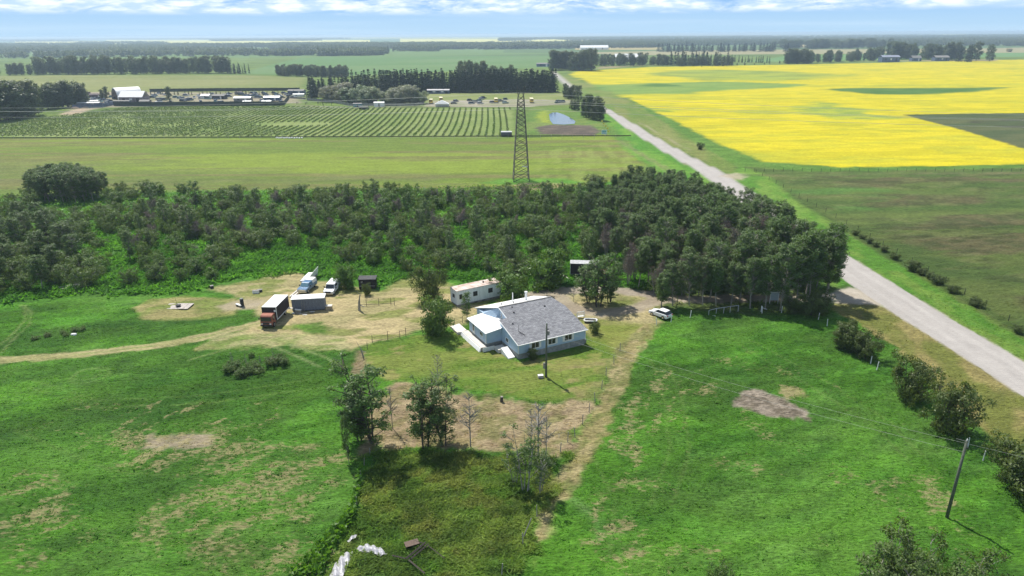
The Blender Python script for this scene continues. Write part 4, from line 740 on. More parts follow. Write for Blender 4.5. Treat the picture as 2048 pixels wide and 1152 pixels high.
# far woods that read as one mass: trees set by geometry nodes
def gn_wood(name, label, pts, scl, key):
    me = bpy.data.meshes.new(name); V = np.array([(x, y, -0.5) for x, y in pts], np.float32); me.vertices.add(len(V)); me.vertices.foreach_set('co', V.ravel()); attr(me, 'scl', 'FLOAT', scl)
    a = me.attributes.new('rot', 'FLOAT', 'POINT'); a.data.foreach_set('value', (np.random.default_rng(1).random(len(V))*6.28).astype(np.float32)); me.update()
    o = link(name, me); tag(o, label, 'wood', None, 'stuff')
    ng = bpy.data.node_groups.new(name, 'GeometryNodeTree'); ng.interface.new_socket('Geometry', in_out='INPUT', socket_type='NodeSocketGeometry'); ng.interface.new_socket('Geometry', in_out='OUTPUT', socket_type='NodeSocketGeometry')
    N = ng.nodes; L = ng.links; gi = N.new('NodeGroupInput'); go = N.new('NodeGroupOutput'); ip = N.new('GeometryNodeInstanceOnPoints'); oi = N.new('GeometryNodeObjectInfo'); oi.inputs[0].default_value = WOODP[key]; oi.inputs['As Instance'].default_value = True
    na = N.new('GeometryNodeInputNamedAttribute'); na.data_type = 'FLOAT'; na.inputs[0].default_value = 'scl'; nb = N.new('GeometryNodeInputNamedAttribute'); nb.data_type = 'FLOAT'; nb.inputs[0].default_value = 'rot'
    cx = N.new('ShaderNodeCombineXYZ'); L.new(nb.outputs[0], cx.inputs[2])
    m2p = N.new('GeometryNodeMeshToPoints'); L.new(gi.outputs[0], m2p.inputs[0]); L.new(m2p.outputs[0], ip.inputs['Points']); L.new(oi.outputs['Geometry'], ip.inputs['Instance'])
    sc = N.new('ShaderNodeCombineXYZ'); sm = N.new('ShaderNodeMath'); sm.operation = 'MULTIPLY'; sm.inputs[1].default_value = 1.5; L.new(na.outputs[0], sm.inputs[0]); L.new(sm.outputs[0], sc.inputs[0]); L.new(sm.outputs[0], sc.inputs[1]); L.new(na.outputs[0], sc.inputs[2])
    L.new(sc.outputs[0], ip.inputs['Scale']); L.new(cx.outputs[0], ip.inputs['Rotation']); L.new(ip.outputs[0], go.inputs[0])
    md = o.modifiers.new('trees', 'NODES'); md.node_group = ng
WOODP = {}
def light_tree(key, conif, seed):
    rg = np.random.default_rng(seed); P = []
    if conif:
        for k in range(110): z = 12*rg.random()**1.2; rad = 2.2*(1-z/12)**0.8+.15; a = rg.random()*6.28; q = math.sqrt(rg.random()); P.append((math.cos(a)*rad*q, math.sin(a)*rad*q, z))
    else:
        for k in range(130): d = rg.normal(size=3); d /= np.linalg.norm(d); r = 0.6+0.4*rg.random(); P.append((d[0]*2.9*r, d[1]*2.9*r, 6.8+d[2]*5.0*r))
    P = np.array(P); me = crown_mesh('wood_tree', P, 1.0, rg, LM_WOOD)
    x, y = g(*((470, 146) if conif else (700, 109))); o = link('wood_tree', me); o.location = (x, y, 0)
    tag(o, 'low spruce at the foot of the long poplar row' if conif else 'tree at the near edge of the far wood left of the wide green field', 'tree'); WOODP[key] = o
light_tree('c', True, 5); light_tree('d', False, 6)
def wood(name, label, poly_px, spacing, h0, h1, seed, conif=0.5, nmax=9000, edge=0):
    P = np.array(G(*poly_px)); rg = np.random.default_rng(seed); x0, y0 = P.min(0); x1, y1 = P.max(0)
    n = int(min(400000, (x1-x0)*(y1-y0)/spacing**2)); q = rg.random((n, 2))*[x1-x0, y1-y0]+[x0, y0]; q = q[sdpoly(P, q[:, 0], q[:, 1])+(fbm(q[:, 0], q[:, 1], 150, 3)-.5)*120 < 0]
    q = q[fbm(q[:, 0], q[:, 1], 420, 3, 1, 0, seed) > 0.40][:nmax]; h = h0+(h1-h0)*np.clip(fbm(q[:, 0], q[:, 1], 90, 3)*1.3-.15+rg.normal(0, .15, len(q)), 0, 1.2)
    k = rg.random(len(q)) < conif
    for kk, key, nm in ((k, 'c', 'dark spruces in '), (~k, 'd', 'leafy trees in ')):
        if kk.sum(): gn_wood(name, nm+label, q[kk], (h[kk]/12), key)
wood('far_wood', 'the far wood behind the long poplar row', ((-300, 122), (90, 116), (330, 113), (575, 112), (590, 108), (300, 96), (-300, 96)), 11, 11, 18, 1, 0.4, 5200)
wood('far_wood', 'the far wood left of the wide green field', ((540, 113), (700, 112), (775, 109), (770, 104), (560, 102)), 9, 12, 18, 2, 0.5, 3000)
wood('far_wood', 'the dark far band above the wide green field', ((560, 103.5), (880, 102.5), (880, 99), (1130, 97.5), (1320, 95.5), (1330, 89), (540, 91)), 15, 13, 19, 3, 0.5, 7000)
wood('far_wood', 'the far wood at the right horizon', ((1180, 94.5), (1580, 90), (1790, 93), (2048, 92), (2400, 90), (2400, 78), (1180, 85)), 17, 14, 20, 4, 0.5, 9000)
wood('far_wood', 'the hazy woods below the left horizon', ((-300, 95), (540, 96), (900, 92), (890, 89.5), (500, 90), (-300, 90.5)), 22, 13, 19, 5, 0.4, 7000)
for i, pl in enumerate((((-300, 84), (140, 84), (160, 81), (-300, 80)), ((150, 88.5), (330, 88.2), (330, 86.8), (150, 87)), ((420, 82.5), (640, 82.5), (640, 81.3), (420, 81.5)), ((1000, 83), (1540, 76), (1540, 74), (1180, 76), (1000, 79)), ((1100, 90), (1600, 84), (2400, 78), (2400, 70), (1750, 72), (1180, 78)), ((0, 79), (700, 79), (700, 77.6), (0, 77.8)))):
    wood('horizon_wood', 'the hazy woods at the horizon, strip %s' % ('far west', 'left of centre', 'below the centre horizon', 'right of centre', 'far right', 'left behind the pale fields')[i], pl, 30, 15, 22, 10+i, 0.3, 5000)

# ---------------------------------------------------------------- the blue house
SIDING = mat('blue_siding', (0.42, 0.54, 0.67), 0.55, 0.3, noise=1.2, c2=(0.37, 0.49, 0.62), bump=0.5, bscale=1.6, wave='Z')
WHITE = mat('white_paint', (0.80, 0.80, 0.78), 0.5, 0.4, noise=2, c2=(0.70, 0.70, 0.67)); WROOF = mat('white_metal_roof', (0.82, 0.82, 0.80), 0.45, 0.4, noise=0.7, c2=(0.74, 0.74, 0.71))
CONC = mat('grey_concrete', (0.33, 0.33, 0.31), 0.9, 0.2, noise=2, c2=(0.20, 0.21, 0.20)); GLASS = mat('dark_glass', (0.02, 0.025, 0.03), 0.08, 0.6); DARK = mat('black_metal', (0.03, 0.03, 0.032), 0.6, 0.4)
DECK = mat('weathered_deck', (0.66, 0.63, 0.57), 0.8, 0.2, noise=2, c2=(0.54, 0.50, 0.44)); GREYW = mat('grey_board', (0.30, 0.29, 0.27), 0.85, 0.2, noise=3, c2=(0.18, 0.17, 0.16))
def shingle_mat():
    m = mat('grey_shingles', (0.26, 0.27, 0.29), 0.9, 0.2); nt = m.node_tree; N = nt.nodes; L = nt.links; b = N['Principled BSDF']; tc = N.new('ShaderNodeTexCoord')
    br = N.new('ShaderNodeTexBrick'); br.inputs['Scale'].default_value = 1.0; br.inputs['Brick Width'].default_value = 0.42; br.inputs['Row Height'].default_value = 0.17; br.inputs['Mortar Size'].default_value = 0.02; br.inputs['Bias'].default_value = 0.1
    br.inputs['Color1'].default_value = (0.345, 0.348, 0.355, 1); br.inputs['Color2'].default_value = (0.19, 0.193, 0.205, 1); br.inputs['Mortar'].default_value = (0.07, 0.07, 0.08, 1); L.new(tc.outputs['Object'], br.inputs[0])
    n = N.new('ShaderNodeTexNoise'); n.inputs['Scale'].default_value = 0.8; n.inputs['Detail'].default_value = 4; L.new(tc.outputs['Object'], n.inputs['Vector'])
    mr = N.new('ShaderNodeMapRange'); L.new(n.outputs[0], mr.inputs[0]); mr.inputs[1].default_value = .3; mr.inputs[2].default_value = .7; mr.inputs[3].default_value = 0.88; mr.inputs[4].default_value = 1.12
    vm = N.new('ShaderNodeVectorMath'); vm.operation = 'SCALE'; L.new(br.outputs[0], vm.inputs[0]); L.new(mr.outputs[0], vm.inputs['Scale']); L.new(vm.outputs[0], b.inputs['Base Color']); return m
SHING = shingle_mat()
HA = (0.974, 96.61); HROT = R_(27.67)
H0 = thing('farmhouse', 'light blue single-storey farmhouse with grey shingle roof and white lean-to roofs', 'house', (HA[0], HA[1], 0), HROT)
def fr(w): return 2.85+0.274*w                                     # height of the front roof plane
MB().wall([(0, 0, 1.0), (12.35, 0, 1.0), (12.35, 6.2, 1.0), (11.3, 6.2, 1.0), (11.3, 15, 1.0), (0.6, 15, 1.0), (1.45, 6.2, 1.0), (0, 6.2, 1.0)], -0.3).build('foundation', CONC, H0)
wb = MB(); wb.hull8([(-.06, -.06, 1.003), (12.41, -.06, 1.003), (12.41, 6.2, 1.003), (-.06, 6.2, 1.003), (-.06, -.06, 2.80), (12.41, -.06, 2.80), (12.41, 6.2, fr(6.2)-.06), (-.06, 6.2, fr(6.2)-.06)])
wb.build('wall', SIDING, H0)
wb = MB(); wb.prism([(6.2, 1.004), (15.0, 1.004), (15.0, 3.52), (9.3, 5.33), (6.2, fr(6.2)-.07)], 0, 1); me_bm = wb.bm
for v in me_bm.verts: x, y, z = v.co; v.co = (1.45 if y < .5 else 11.25, x+0.003, z)
wb.build('gable_wall', SIDING, H0)
MB().hull8([(-.15, 9.5, 1.006), (1.44, 9.5, 1.006), (1.44, 14.98, 1.006), (-.15, 14.98, 1.006), (-.15, 12.43, 3.5), (1.44, 9.5, 5.22), (1.44, 14.98, 3.5), (-.15, 14.98, 3.46)]).build('rear_wall', SIDING, H0)
def panel_roof(name, pts, t, m): return MB().slab(pts, t).build(name, m, H0)
panel_roof('front_roof', [(-.25, -.4, fr(-.4)), (12.6, -.4, fr(-.4)), (12.45, 6.3, fr(6.3)), (11.35, 9.3, 5.41), (1.25, 9.3, 5.41), (1.25, 6.3, fr(6.3)), (-.25, 6.3, fr(6.3))], 0.10, SHING)
panel_roof('back_roof', [(1.25, 9.303, 5.413), (11.35, 9.303, 5.413), (11.4, 15.4, 3.50), (-.4, 15.4, 3.50)], 0.10, WROOF)
MB().box((6.3, 9.3, 5.44), (10.1, 0.30, 0.05)).build('ridge_cap', GREYW, H0)
MB().box((6.17, -.43, 2.66), (12.9, 0.05, 0.16)).build('fascia', WHITE, H0); MB().box((6.17, -.52, 2.72), (12.9, 0.12, 0.10)).build('gutter', WHITE, H0)
for (u0, w0, z0, u1, w1, z1) in ((-.27, -.4, fr(-.4)-.09, -.27, 6.3, fr(6.3)-.09), (1.22, 6.3, fr(6.3)-.09, 1.22, 9.3, 5.33), (1.22, 9.3, 5.33, -.35, 15.4, 3.42)):
    MB().tube((u0, w0, z0), (u1, w1, z1), .08, n=4).build('barge_board', WHITE, H0)
for u in (-.05, 12.4): MB().box((u, -.07, 1.9), (.12, .05, 1.75)).build('corner_trim', WHITE, H0)
for w in (0.1,): MB().box((12.45, .0, 1.7), (.08, .1, 1.9)).build('downpipe', WHITE, H0)
def window(c, w, h, axis='x', shut=True):                          # a window in the wall: frame, two panes, shutters
    x, y, z = c; ox = (lambda a, d: (x+a, y-d, z)) if axis == 'x' else (lambda a, d: (x-d, y+a, z)); sz = (lambda a, b, d: (a, d, b)) if axis == 'x' else (lambda a, b, d: (d, a, b))
    f = MB(); 
    for s in (-1, 1): f.box(ox(s*(w/2-.04), .02), sz(.08, h, .06))
    f.box(ox(0, .02), sz(.05, h-.16, .06))
    for s in (-1, 1): q = ox(0, .02); f.box((q[0], q[1], z+s*(h/2-.04)), sz(w-.162, .08, .06))
    fo = f.build('window', WHITE, H0)
    for s in (-1, 1): MB().box(ox(s*(w/4-.01), .005), sz(w/2-.1, h-.15, .03)).build('pane', GLASS, fo)
    q = ox(0, .05); MB().box((q[0], q[1], z-h/2-.04), sz(w+.1, .06, .12)).build('sill', WHITE, fo)
    if shut:
        for s in (-1, 1): MB().box(ox(s*(w/2+.20), .025), sz(.30, h+.05, .05)).build('shutter', WHITE, H0)
for u in (2.95, 6.0, 9.1): window((u, -.06, 1.94), 1.45, 1.05)
window((-.06, 3.75, 1.95), 1.0, .75, 'y', False); window((1.45, 8.6, 4.1), .5, .7, 'y', False)
# porch addition
MB().wall([(-2.75, 5.9, 1.0), (-.063, 5.9, 1.0), (-.063, 6.2, 1.0), (1.40, 6.2, 1.0), (1.3, 12.4, 1.0), (-2.75, 12.4, 1.0)], -.2).build('porch_base', CONC, H0)
MB().hull8([(-2.8, 5.85, 1.003), (-.063, 5.85, 1.003), (-.063, 12.4, 1.003), (-2.8, 12.4, 1.003), (-2.8, 5.85, 2.92), (-.063, 5.85, 3.28), (-.063, 12.4, 3.28), (-2.8, 12.4, 2.92)]).build('porch_wall', SIDING, H0)
MB().slab([(-3.1, 5.45, 3.0), (-.27, 5.45, 3.36), (1.44, 6.35, 3.58), (1.44, 12.8, 3.58), (-3.1, 12.8, 3.0)], .09).build('porch_roof', WROOF, H0)
MB().box((-2.83, 5.82, 1.95), (.10, .10, 1.85)).build('corner_trim', WHITE, H0)
window((-2.80, 7.6, 2.1), 1.1, .7, 'y', False)
d = MB().box((-2.84, 10.6, 1.95), (.07, .85, 1.85)).build('door', WHITE, H0); MB().box((-2.885, 10.6, 2.1), (.03, .45, 1.1)).build('pane', GLASS, d)
dk = MB(); 
for i in range(11): dk.box((-3.7+.16*i-.0, 9.7, .62+0.006*(i % 2)), (.15, 7.6, .05))
dk.bm.free(); 
for i in range(12): MB().box((-3.35, 5.9+.62*i, .62), (1.05, .58, .05)).build('deck_board', DECK, H0)
MB().box((-3.35, 9.3, .28), (1.0, 7.2, .62)).build('deck_frame', GREYW, H0)
MB().hull8([(-4.6, 13.4, 0), (-2.9, 13.4, 0), (-2.9, 16.6, 0), (-4.6, 16.6, 0), (-4.6, 13.4, .35), (-2.9, 13.4, .55), (-2.9, 16.6, .55), (-4.6, 16.6, .35)]).build('landing', DECK, H0)
MB().hull8([(-4.25, 5.6, -.05), (-3.9, 5.6, -.05), (-3.9, 13.2, -.05), (-4.25, 13.2, -.05), (-3.98, 5.6, .55), (-3.9, 5.6, .58), (-3.9, 13.2, .58), (-3.98, 13.2, .55)]).build('deck_skirt', WHITE, H0)
MB().box((-2.7, 5.2, .35), (2.1, .06, .75)).build('skirt_panel', WHITE, H0)
MB().box((-1.0, 4.4, .32), (1.5, 1.6, .62)).build('step_block', DECK, H0)
MB().hull8([(-1.35, .9, .02), (-.15, .9, .02), (-.15, 3.5, .02), (-1.35, 3.5, .02), (-1.35, .9, .18), (-.15, .9, .18), (-.15, 3.5, .95), (-1.35, 3.5, .95)]).build('ramp', WHITE, H0)
def rz_(u, w, plane): return fr(w) if plane == 'f' else 5.41-.313*(w-9.3)
for u, w, pl, h, r, m in ((3.0, 7.2, 'f', .16, .17, DARK), (8.9, 7.2, 'f', .16, .17, DARK), (1.4, 4.6, 'f', .16, .14, DARK), (3.4, 8.6, 'f', .14, .12, DARK), (3.0, 11.8, 'b', .3, .10, DARK), (4.9, 11.0, 'b', .3, .10, DARK)):
    MB().tube((u, w, rz_(u, w, pl)), (u, w, rz_(u, w, pl)+h), r, r*.85, 8).build('roof_vent', m, H0)
MB().tube((1.4, 2.6, fr(2.6)), (1.4, 2.6, fr(2.6)+1.15), .035, n=6).build('mast', GREYW, H0); MB().tube((1.4, 2.6, fr(2.6)+.05), (1.9, 1.4, fr(1.4)+.06), .05, n=5).build('mast_bracket', DARK, H0)
ch = MB().tube((7.6, 11.4, 4.7), (7.6, 11.4, 6.2), .20, n=10).build('chimney', WHITE, H0); MB().tube((7.6, 11.4, 6.2), (7.6, 11.4, 6.34), .30, .26, 10).build('cap', WHITE, ch)
MB().tube((5.2, 11.8, 4.5), (5.2, 11.8, 6.4), .09, n=8).build('flue_pipe', WHITE, H0)
MB().box((12.6, .7, .35), (.5, .9, .7)).build('utility_box', GREYW, H0)

# ---------------------------------------------------------------- vehicles
PAINTW = mat('white_car_paint', (0.78, 0.79, 0.80), 0.25, 0.5); PAINTB = mat('blue_truck_paint', (0.06, 0.14, 0.26), 0.3, 0.5, noise=2, c2=(0.10, 0.19, 0.30)); ORANGE = mat('faded_orange_paint', (0.34, 0.115, 0.07), 0.6, 0.3, noise=2, c2=(0.24, 0.08, 0.05))
TYRE = mat('tyre_rubber', (0.02, 0.02, 0.02), 0.9, 0.2); CHROME = mat('chrome', (0.6, 0.6, 0.6), 0.3, 0.5, 0.8); LAMP = mat('lamp_glass', (0.7, 0.7, 0.68), 0.2, 0.6); RED = mat('tail_lamp_red', (0.45, 0.02, 0.02), 0.3, 0.5); DBROWN = mat('dark_brown_box', (0.045, 0.032, 0.036), 0.6, 0.3, noise=1.5)
def wheel(par, x, y, r, w=.24):
    t = MB().tube((x, y-w/2, r), (x, y+w/2, r), r, n=14).build('wheel', TYRE, par); s = 1 if y > 0 else -1
    MB().tube((x, y+s*(w/2-.01), r), (x, y+s*(w/2+.02), r), r*.58, n=10).build('rim', CHROME, t)
def car(name, label, x, y, rz, paint, L=4.3, W=1.8, H=1.5, group=None, kind='suv', z=None):
    t = thing(name, label, 'car' if kind == 'suv' else kind, (x, y, gz(x, y) if z is None else z), rz, group); h = L/2; b = MB()
    prof = [(-h, .45), (-h+.03, .85), (-h+.25, .98), (h-1.0, .92), (h-.15, .74), (h, .5), (h-.02, .28), (-h+.05, .28)]; b.prism(prof, -W/2, W/2); b.build('body', paint, t, bevel=.05)
    MB().hull8([(-h+.12, -W/2+.10, .95), (h-1.15, -W/2+.10, .90), (h-1.15, W/2-.10, .90), (-h+.12, W/2-.10, .95), (-h+.62, -W/2+.27, H-.02), (h-2.05, -W/2+.27, H-.02), (h-2.05, W/2-.27, H-.02), (-h+.62, W/2-.27, H-.02)]).build('window', GLASS, t)
    MB().hull8([(-h+.50, -W/2+.22, H-.05), (h-1.95, -W/2+.22, H-.05), (h-1.95, W/2-.22, H-.05), (-h+.50, W/2-.22, H-.05), (-h+.75, -W/2+.32, H+.03), (h-2.15, -W/2+.32, H+.03), (h-2.15, W/2-.32, H+.03), (-h+.75, W/2-.32, H+.03)]).build('roof', paint, t)
    for s in (-1, 1):
        for xx in (-h+.85, h-.85): wheel(t, xx, s*(W/2-.10), .34)
        MB().box((h-.06, s*(W/2-.28), .68), (.12, .32, .14)).build('headlight', LAMP, t); MB().box((-h-.005, s*(W/2-.22), .80), (.06, .26, .18)).build('tail_light', RED, t)
        MB().box((h-1.55, s*(W/2+.08), 1.0), (.12, .18, .12)).build('mirror', paint, t)
    MB().box((-h-.01, 0, .62), (.02, .5, .12)).build('number_plate', LAMP, t); return t
def B(t, name, c, s, m, rz=0.0, bev=0.0, top=1.0, ry=0.0): return MB().box(c, s, rz, top, ry).build(name, m, t, bevel=bev)
cx, cy = 26.75, 113.75; car('parked_car', 'small white hatchback parked at the drive beside the white posts', cx, cy, R_(130), PAINTW, 4.15, 1.75, 1.5)
# box truck, facing the camera (local -y front)
t = thing('box_truck', 'old orange-cab box truck with dark brown box and white roof', 'truck', (-42.55, 112.9, gz(-42.5, 113)), R_(-3))
B(t, 'box_body', (0, 1.1, 2.05), (2.5, 6.0, 2.3), DBROWN); B(t, 'box_roof', (0, 1.1, 3.24), (2.56, 6.06, .08), WROOF); B(t, 'box_floor', (0, 1.1, .82), (2.46, 5.9, .12), GREYW)
for s in (-1, 1): B(t, 'corner_post', (s*1.27, -1.92, 2.05), (.09, .09, 2.3), WHITE if s > 0 else DBROWN)
B(t, 'side_rail', (1.30, 1.1, .95), (.06, 6.0, .12), WHITE); B(t, 'marker_disc', (1.0, -1.93, 2.55), (.35, .03, .35), WHITE); B(t, 'tail_step', (1.5, 3.7, .8), (1.0, .5, .08), DECK)
cb = MB(); cb.prism([(-3.75, .45), (-3.8, 1.15), (-3.6, 2.15), (-3.3, 2.35), (-2.05, 2.35), (-2.0, .45)], 0, 1)
for v in cb.bm.verts: a, b_, c = v.co; v.co = ((b_-.5)*2.05, a, c)
cb.build('cab', ORANGE, t, bevel=.04); B(t, 'windscreen', (0, -3.76, 1.66), (1.8, .05, .72), GLASS, ry=0)
for s in (-1, 1):
    B(t, 'door_window', (s*1.03, -2.75, 1.75), (.03, .8, .6), GLASS); B(t, 'headlight', (s*.75, -3.83, .85), (.3, .06, .2), LAMP); B(t, 'mirror', (s*1.28, -3.5, 1.7), (.16, .08, .4), DARK)
    for yy in (-3.0, 2.4):
        w = MB().tube((s*.98-.13, yy, .45), (s*.98+.13, yy, .45), .45, n=14).build('wheel', TYRE, t); MB().tube((s*1.12, yy, .45), (s*1.15, yy, .45), .24, n=10).build('rim', CHROME, w)
B(t, 'grille', (0, -3.82, .98), (1.1, .05, .3), DARK); B(t, 'bumper', (0, -3.86, .58), (2.1, .14, .22), DARK); B(t, 'chassis', (0, 0, .62), (1.0, 7.2, .2), DARK)
# white passenger truck with raised rear roof
t = thing('delivery_van', 'white van facing the camera, parked behind the grey shed', 'van', (-35.9, 127.9, gz(-35.9, 127.9)), R_(-4))
vb = MB(); vb.prism([(-2.65, .4), (-2.7, .95), (-1.55, 1.12), (-1.5, 1.15), (2.6, 1.15), (2.65, .4)], 0, 1)
for v in vb.bm.verts: a, b_, c = v.co; v.co = ((b_-.5)*2.0, a, c)
vb.build('body', PAINTW, t, bevel=.05); MB().hull8([(-.93, -1.6, 1.13), (.93, -1.6, 1.13), (.93, 2.5, 1.13), (-.93, 2.5, 1.13), (-.82, -.9, 1.92), (.82, -.9, 1.92), (.86, 2.45, 1.97), (-.86, 2.45, 1.97)]).build('cabin', PAINTW, t, bevel=.03)
MB().hull8([(-.84, -1.63, 1.2), (.84, -1.63, 1.2), (.84, -1.5, 1.2), (-.84, -1.5, 1.2), (-.76, -1.03, 1.85), (.76, -1.03, 1.85), (.76, -.9, 1.85), (-.76, -.9, 1.85)]).build('windscreen', GLASS, t)
B(t, 'grille', (0, -2.70, .78), (1.1, .06, .32), DARK); B(t, 'bumper', (0, -2.76, .5), (1.95, .14, .18), CHROME)
for s in (-1, 1):
    B(t, 'headlight', (s*.78, -2.70, .82), (.26, .06, .24), LAMP); B(t, 'mirror', (s*1.18, -1.2, 1.3), (.2, .1, .28), DARK); B(t, 'side_window', (s*.91, -.2, 1.52), (.05, 1.2, .42), GLASS)
    for yy in (-1.85, 1.6): 
        w = MB().tube((s*.88-.12, yy, .38), (s*.88+.12, yy, .38), .38, n=14).build('wheel', TYRE, t); MB().tube((s*1.01, yy, .38), (s*1.03, yy, .38), .2, n=10).build('rim', CHROME, w)
# blue pickup
t = thing('pickup_truck', 'blue pickup with white cap facing the camera behind the grey shed', 'pickup', (-41.1, 128.7, gz(-41, 128)), R_(-9))
vb = MB(); vb.prism([(-2.6, .45), (-2.65, 1.0), (-1.3, 1.12), (2.6, 1.12), (2.6, .45)], 0, 1)
for v in vb.bm.verts: a, b_, c = v.co; v.co = ((b_-.5)*1.98, a, c)
vb.build('body', PAINTB, t, bevel=.05); MB().hull8([(-.9, -1.35, 1.1), (.9, -1.35, 1.1), (.9, .7, 1.1), (-.9, .7, 1.1), (-.78, -.7, 1.78), (.78, -.7, 1.78), (.78, .6, 1.78), (-.78, .6, 1.78)]).build('cab', PAINTB, t, bevel=.03)
MB().hull8([(-.8, -1.38, 1.16), (.8, -1.38, 1.16), (.8, -1.25, 1.16), (-.8, -1.25, 1.16), (-.7, -.82, 1.72), (.7, -.82, 1.72), (.7, -.7, 1.72), (-.7, -.7, 1.72)]).build('windscreen', mat('blue_green_glass', (0.10, 0.2, 0.25), .1, .7), t)  # windscreen in a lighter blue-green glass colour
B(t, 'bed_cap', (0, 1.65, 1.5), (1.8, 1.9, .75), WHITE, bev=.05, top=.92); B(t, 'grille', (0, -2.66, .8), (1.3, .06, .3), CHROME); B(t, 'bumper', (0, -2.7, .52), (1.95, .14, .2), CHROME)
for s in (-1, 1):
    B(t, 'headlight', (s*.8, -2.66, .84), (.28, .06, .22), LAMP); B(t, 'mirror', (s*1.15, -1.0, 1.25), (.2, .1, .26), DARK)
    for yy in (-1.8, 1.6): 
        w = MB().tube((s*.88-.12, yy, .38), (s*.88+.12, yy, .38), .38, n=14).build('wheel', TYRE, t); MB().tube((s*1.01, yy, .38), (s*1.03, yy, .38), .2, n=10).build('rim', CHROME, w)
# flat trailer with long white panels behind the pickup
t = thing('flat_trailer', 'narrow trailer stacked with long white panels behind the blue pickup', 'trailer', (-42.3, 134.3, gz(-42, 134)), R_(-9))
B(t, 'deck', (0, 0, .6), (1.8, 5.0, .12), GREYW); B(t, 'drawbar', (0, -2.9, .55), (.12, .9, .1), DARK)
for i in range(4): B(t, 'panel', (-.35+.02*i, .1*i, .72+.12*i), (1.1, 4.8-.5*i, .09), WROOF, rz=.03*i)
MB().hull8([(.55, -3.2, .7), (.65, -3.2, .7), (.65, 2.9, .7), (.55, 2.9, .7), (.75, -2.9, 1.2), (.80, -2.9, 1.2), (.95, 2.8, 2.3), (.90, 2.8, 2.3)]).build('leaning_sheet', WROOF, t)
for s in (-1, 1): MB().tube((s*.85-.1, .4, .33), (s*.85+.1, .4, .33), .33, n=12).build('wheel', TYRE, t)
# grey board shed on skids with white roof
t = thing('storage_shed', 'grey weathered board shed with white roof beside the box truck', 'shed', (-37.9, 118.5, gz(-38, 118.5)), R_(8)); SB = mat('grey_blue_board', (0.24, 0.26, 0.30), .8, .2, noise=4, c2=(.11, .12, .15), stretch=(8, 8, .6))
B(t, 'wall', (0, 0, 1.35), (5.8, 2.1, 2.3), DARK)
for i in range(29): B(t, 'board', (-2.84+.203*i, -1.07-.012*(i % 3), 1.42-.03*(i % 2)), (.185, .04, 2.1+.05*(i % 3)), SB)
for i in range(10): B(t, 'board', (2.93, -.95+.21*i, 1.4), (.04, .19, 2.1), SB)
B(t, 'roof', (0, 0, 2.57), (6.1, 2.4, .10), WROOF); B(t, 'skid', (0, 0, .12), (5.6, 1.6, .2), GREYW)
t = thing('ladder', 'tall grey ladder leaning on the front of the grey shed', 'ladder', (-38.55, 116.75, gz(-38.5, 116.7)), R_(8)); 
for s in (-.22, .22): MB().tube((s, -.35, 0), (s, .42, 2.3), .035, n=4).build('rail', DEADW, t)
for i in range(7): MB().tube((-.22, -.35+.105*(i+.6), .32*(i+.6)), (.22, -.35+.105*(i+.6), .32*(i+.6)), .022, n=4).build('rung', DEADW, t)
def simple(name, label, cat, x, y, rz, parts, group=None, z=None):
    t = thing(name, label, cat, (x, y, gz(x, y) if z is None else z), rz, group)
    for p in parts: B(t, *p[:1], *p[1:4], **(p[4] if len(p) > 4 else {}))
    return t
simple('junk_pile', 'white appliance panel and scrap lying against the grey shed', 'scrap pile', -39.4, 116.4, R_(6), [('panel', (0, 0, .75), (1.1, .5, .08), WHITE, dict(ry=.15)), ('cabinet', (0, .05, .35), (1.0, .6, .65), GREYW), ('plank', (.9, -.4, .12), (1.5, .15, .05), DECK, dict(rz=.3)), ('sheet', (-.9, -.1, .15), (.5, .4, .1), WHITE, dict(rz=.5))])
simple('plank', 'white plank lying on the ground in front of the grey shed', 'plank', -36.9, 116.6, R_(10), [('board', (0, 0, .32), (1.0, .14, .05), WHITE), ('block', (0, 0, .14), (.3, .2, .28), GREYW)])
simple('plank', 'pale short board on the grass below the shed ladder', 'plank', -38.0, 115.6, R_(5), [('board', (0, 0, .06), (.8, .2, .06), WHITE), ('block', (.1, 0, .015), (.3, .15, .03), GREYW)])
simple('wooden_crate', 'small wooden crate with pale lid at the right end of the grey shed', 'crate', -34.1, 118.0, R_(3), [('side', (0, 0, .42), (1.05, .9, .8), mat('crate_wood', (.42, .34, .23), .85, .2, noise=4)), ('lid', (0, 0, .86), (1.15, 1.0, .06), DECK)])
for i, (a, l) in enumerate((((-43.3, 126.9), 'long pale plank on the ground left of the blue pickup, outer one'), ((-42.6, 127.3), 'long pale plank on the ground left of the blue pickup, inner one'))): simple('plank', l, 'plank', a[0], a[1], R_(-8), [('board', (0, 0, .12), (.28, 4.2, .08), DECK), ('bearer', (0, 1, .04), (.5, .12, .08), GREYW)])
simple('dark_hut', 'low black wooden hut with tarred roof right of the bright bush', 'hut', -29.2, 130.0, R_(3), [('wall', (0, 0, 1.1), (3.3, 2.2, 2.0), mat('tarred_wood', (.035, .03, .028), .85, .2, noise=3)), ('roof', (0, 0, 2.14), (3.6, 2.5, .1), mat('grey_felt', (.10, .10, .10), .9, .2, noise=3)), ('hatch', (-.2, -1.12, 1.2), (1.5, .05, .7), DARK), ('rail', (0, -1.14, .75), (3.2, .06, .12), GREYW), ('window', (-1.0, -1.12, 1.6), (.4, .04, .4), GREYW), ('skid', (0, 0, .08), (3.2, 1.8, .16), GREYW)])
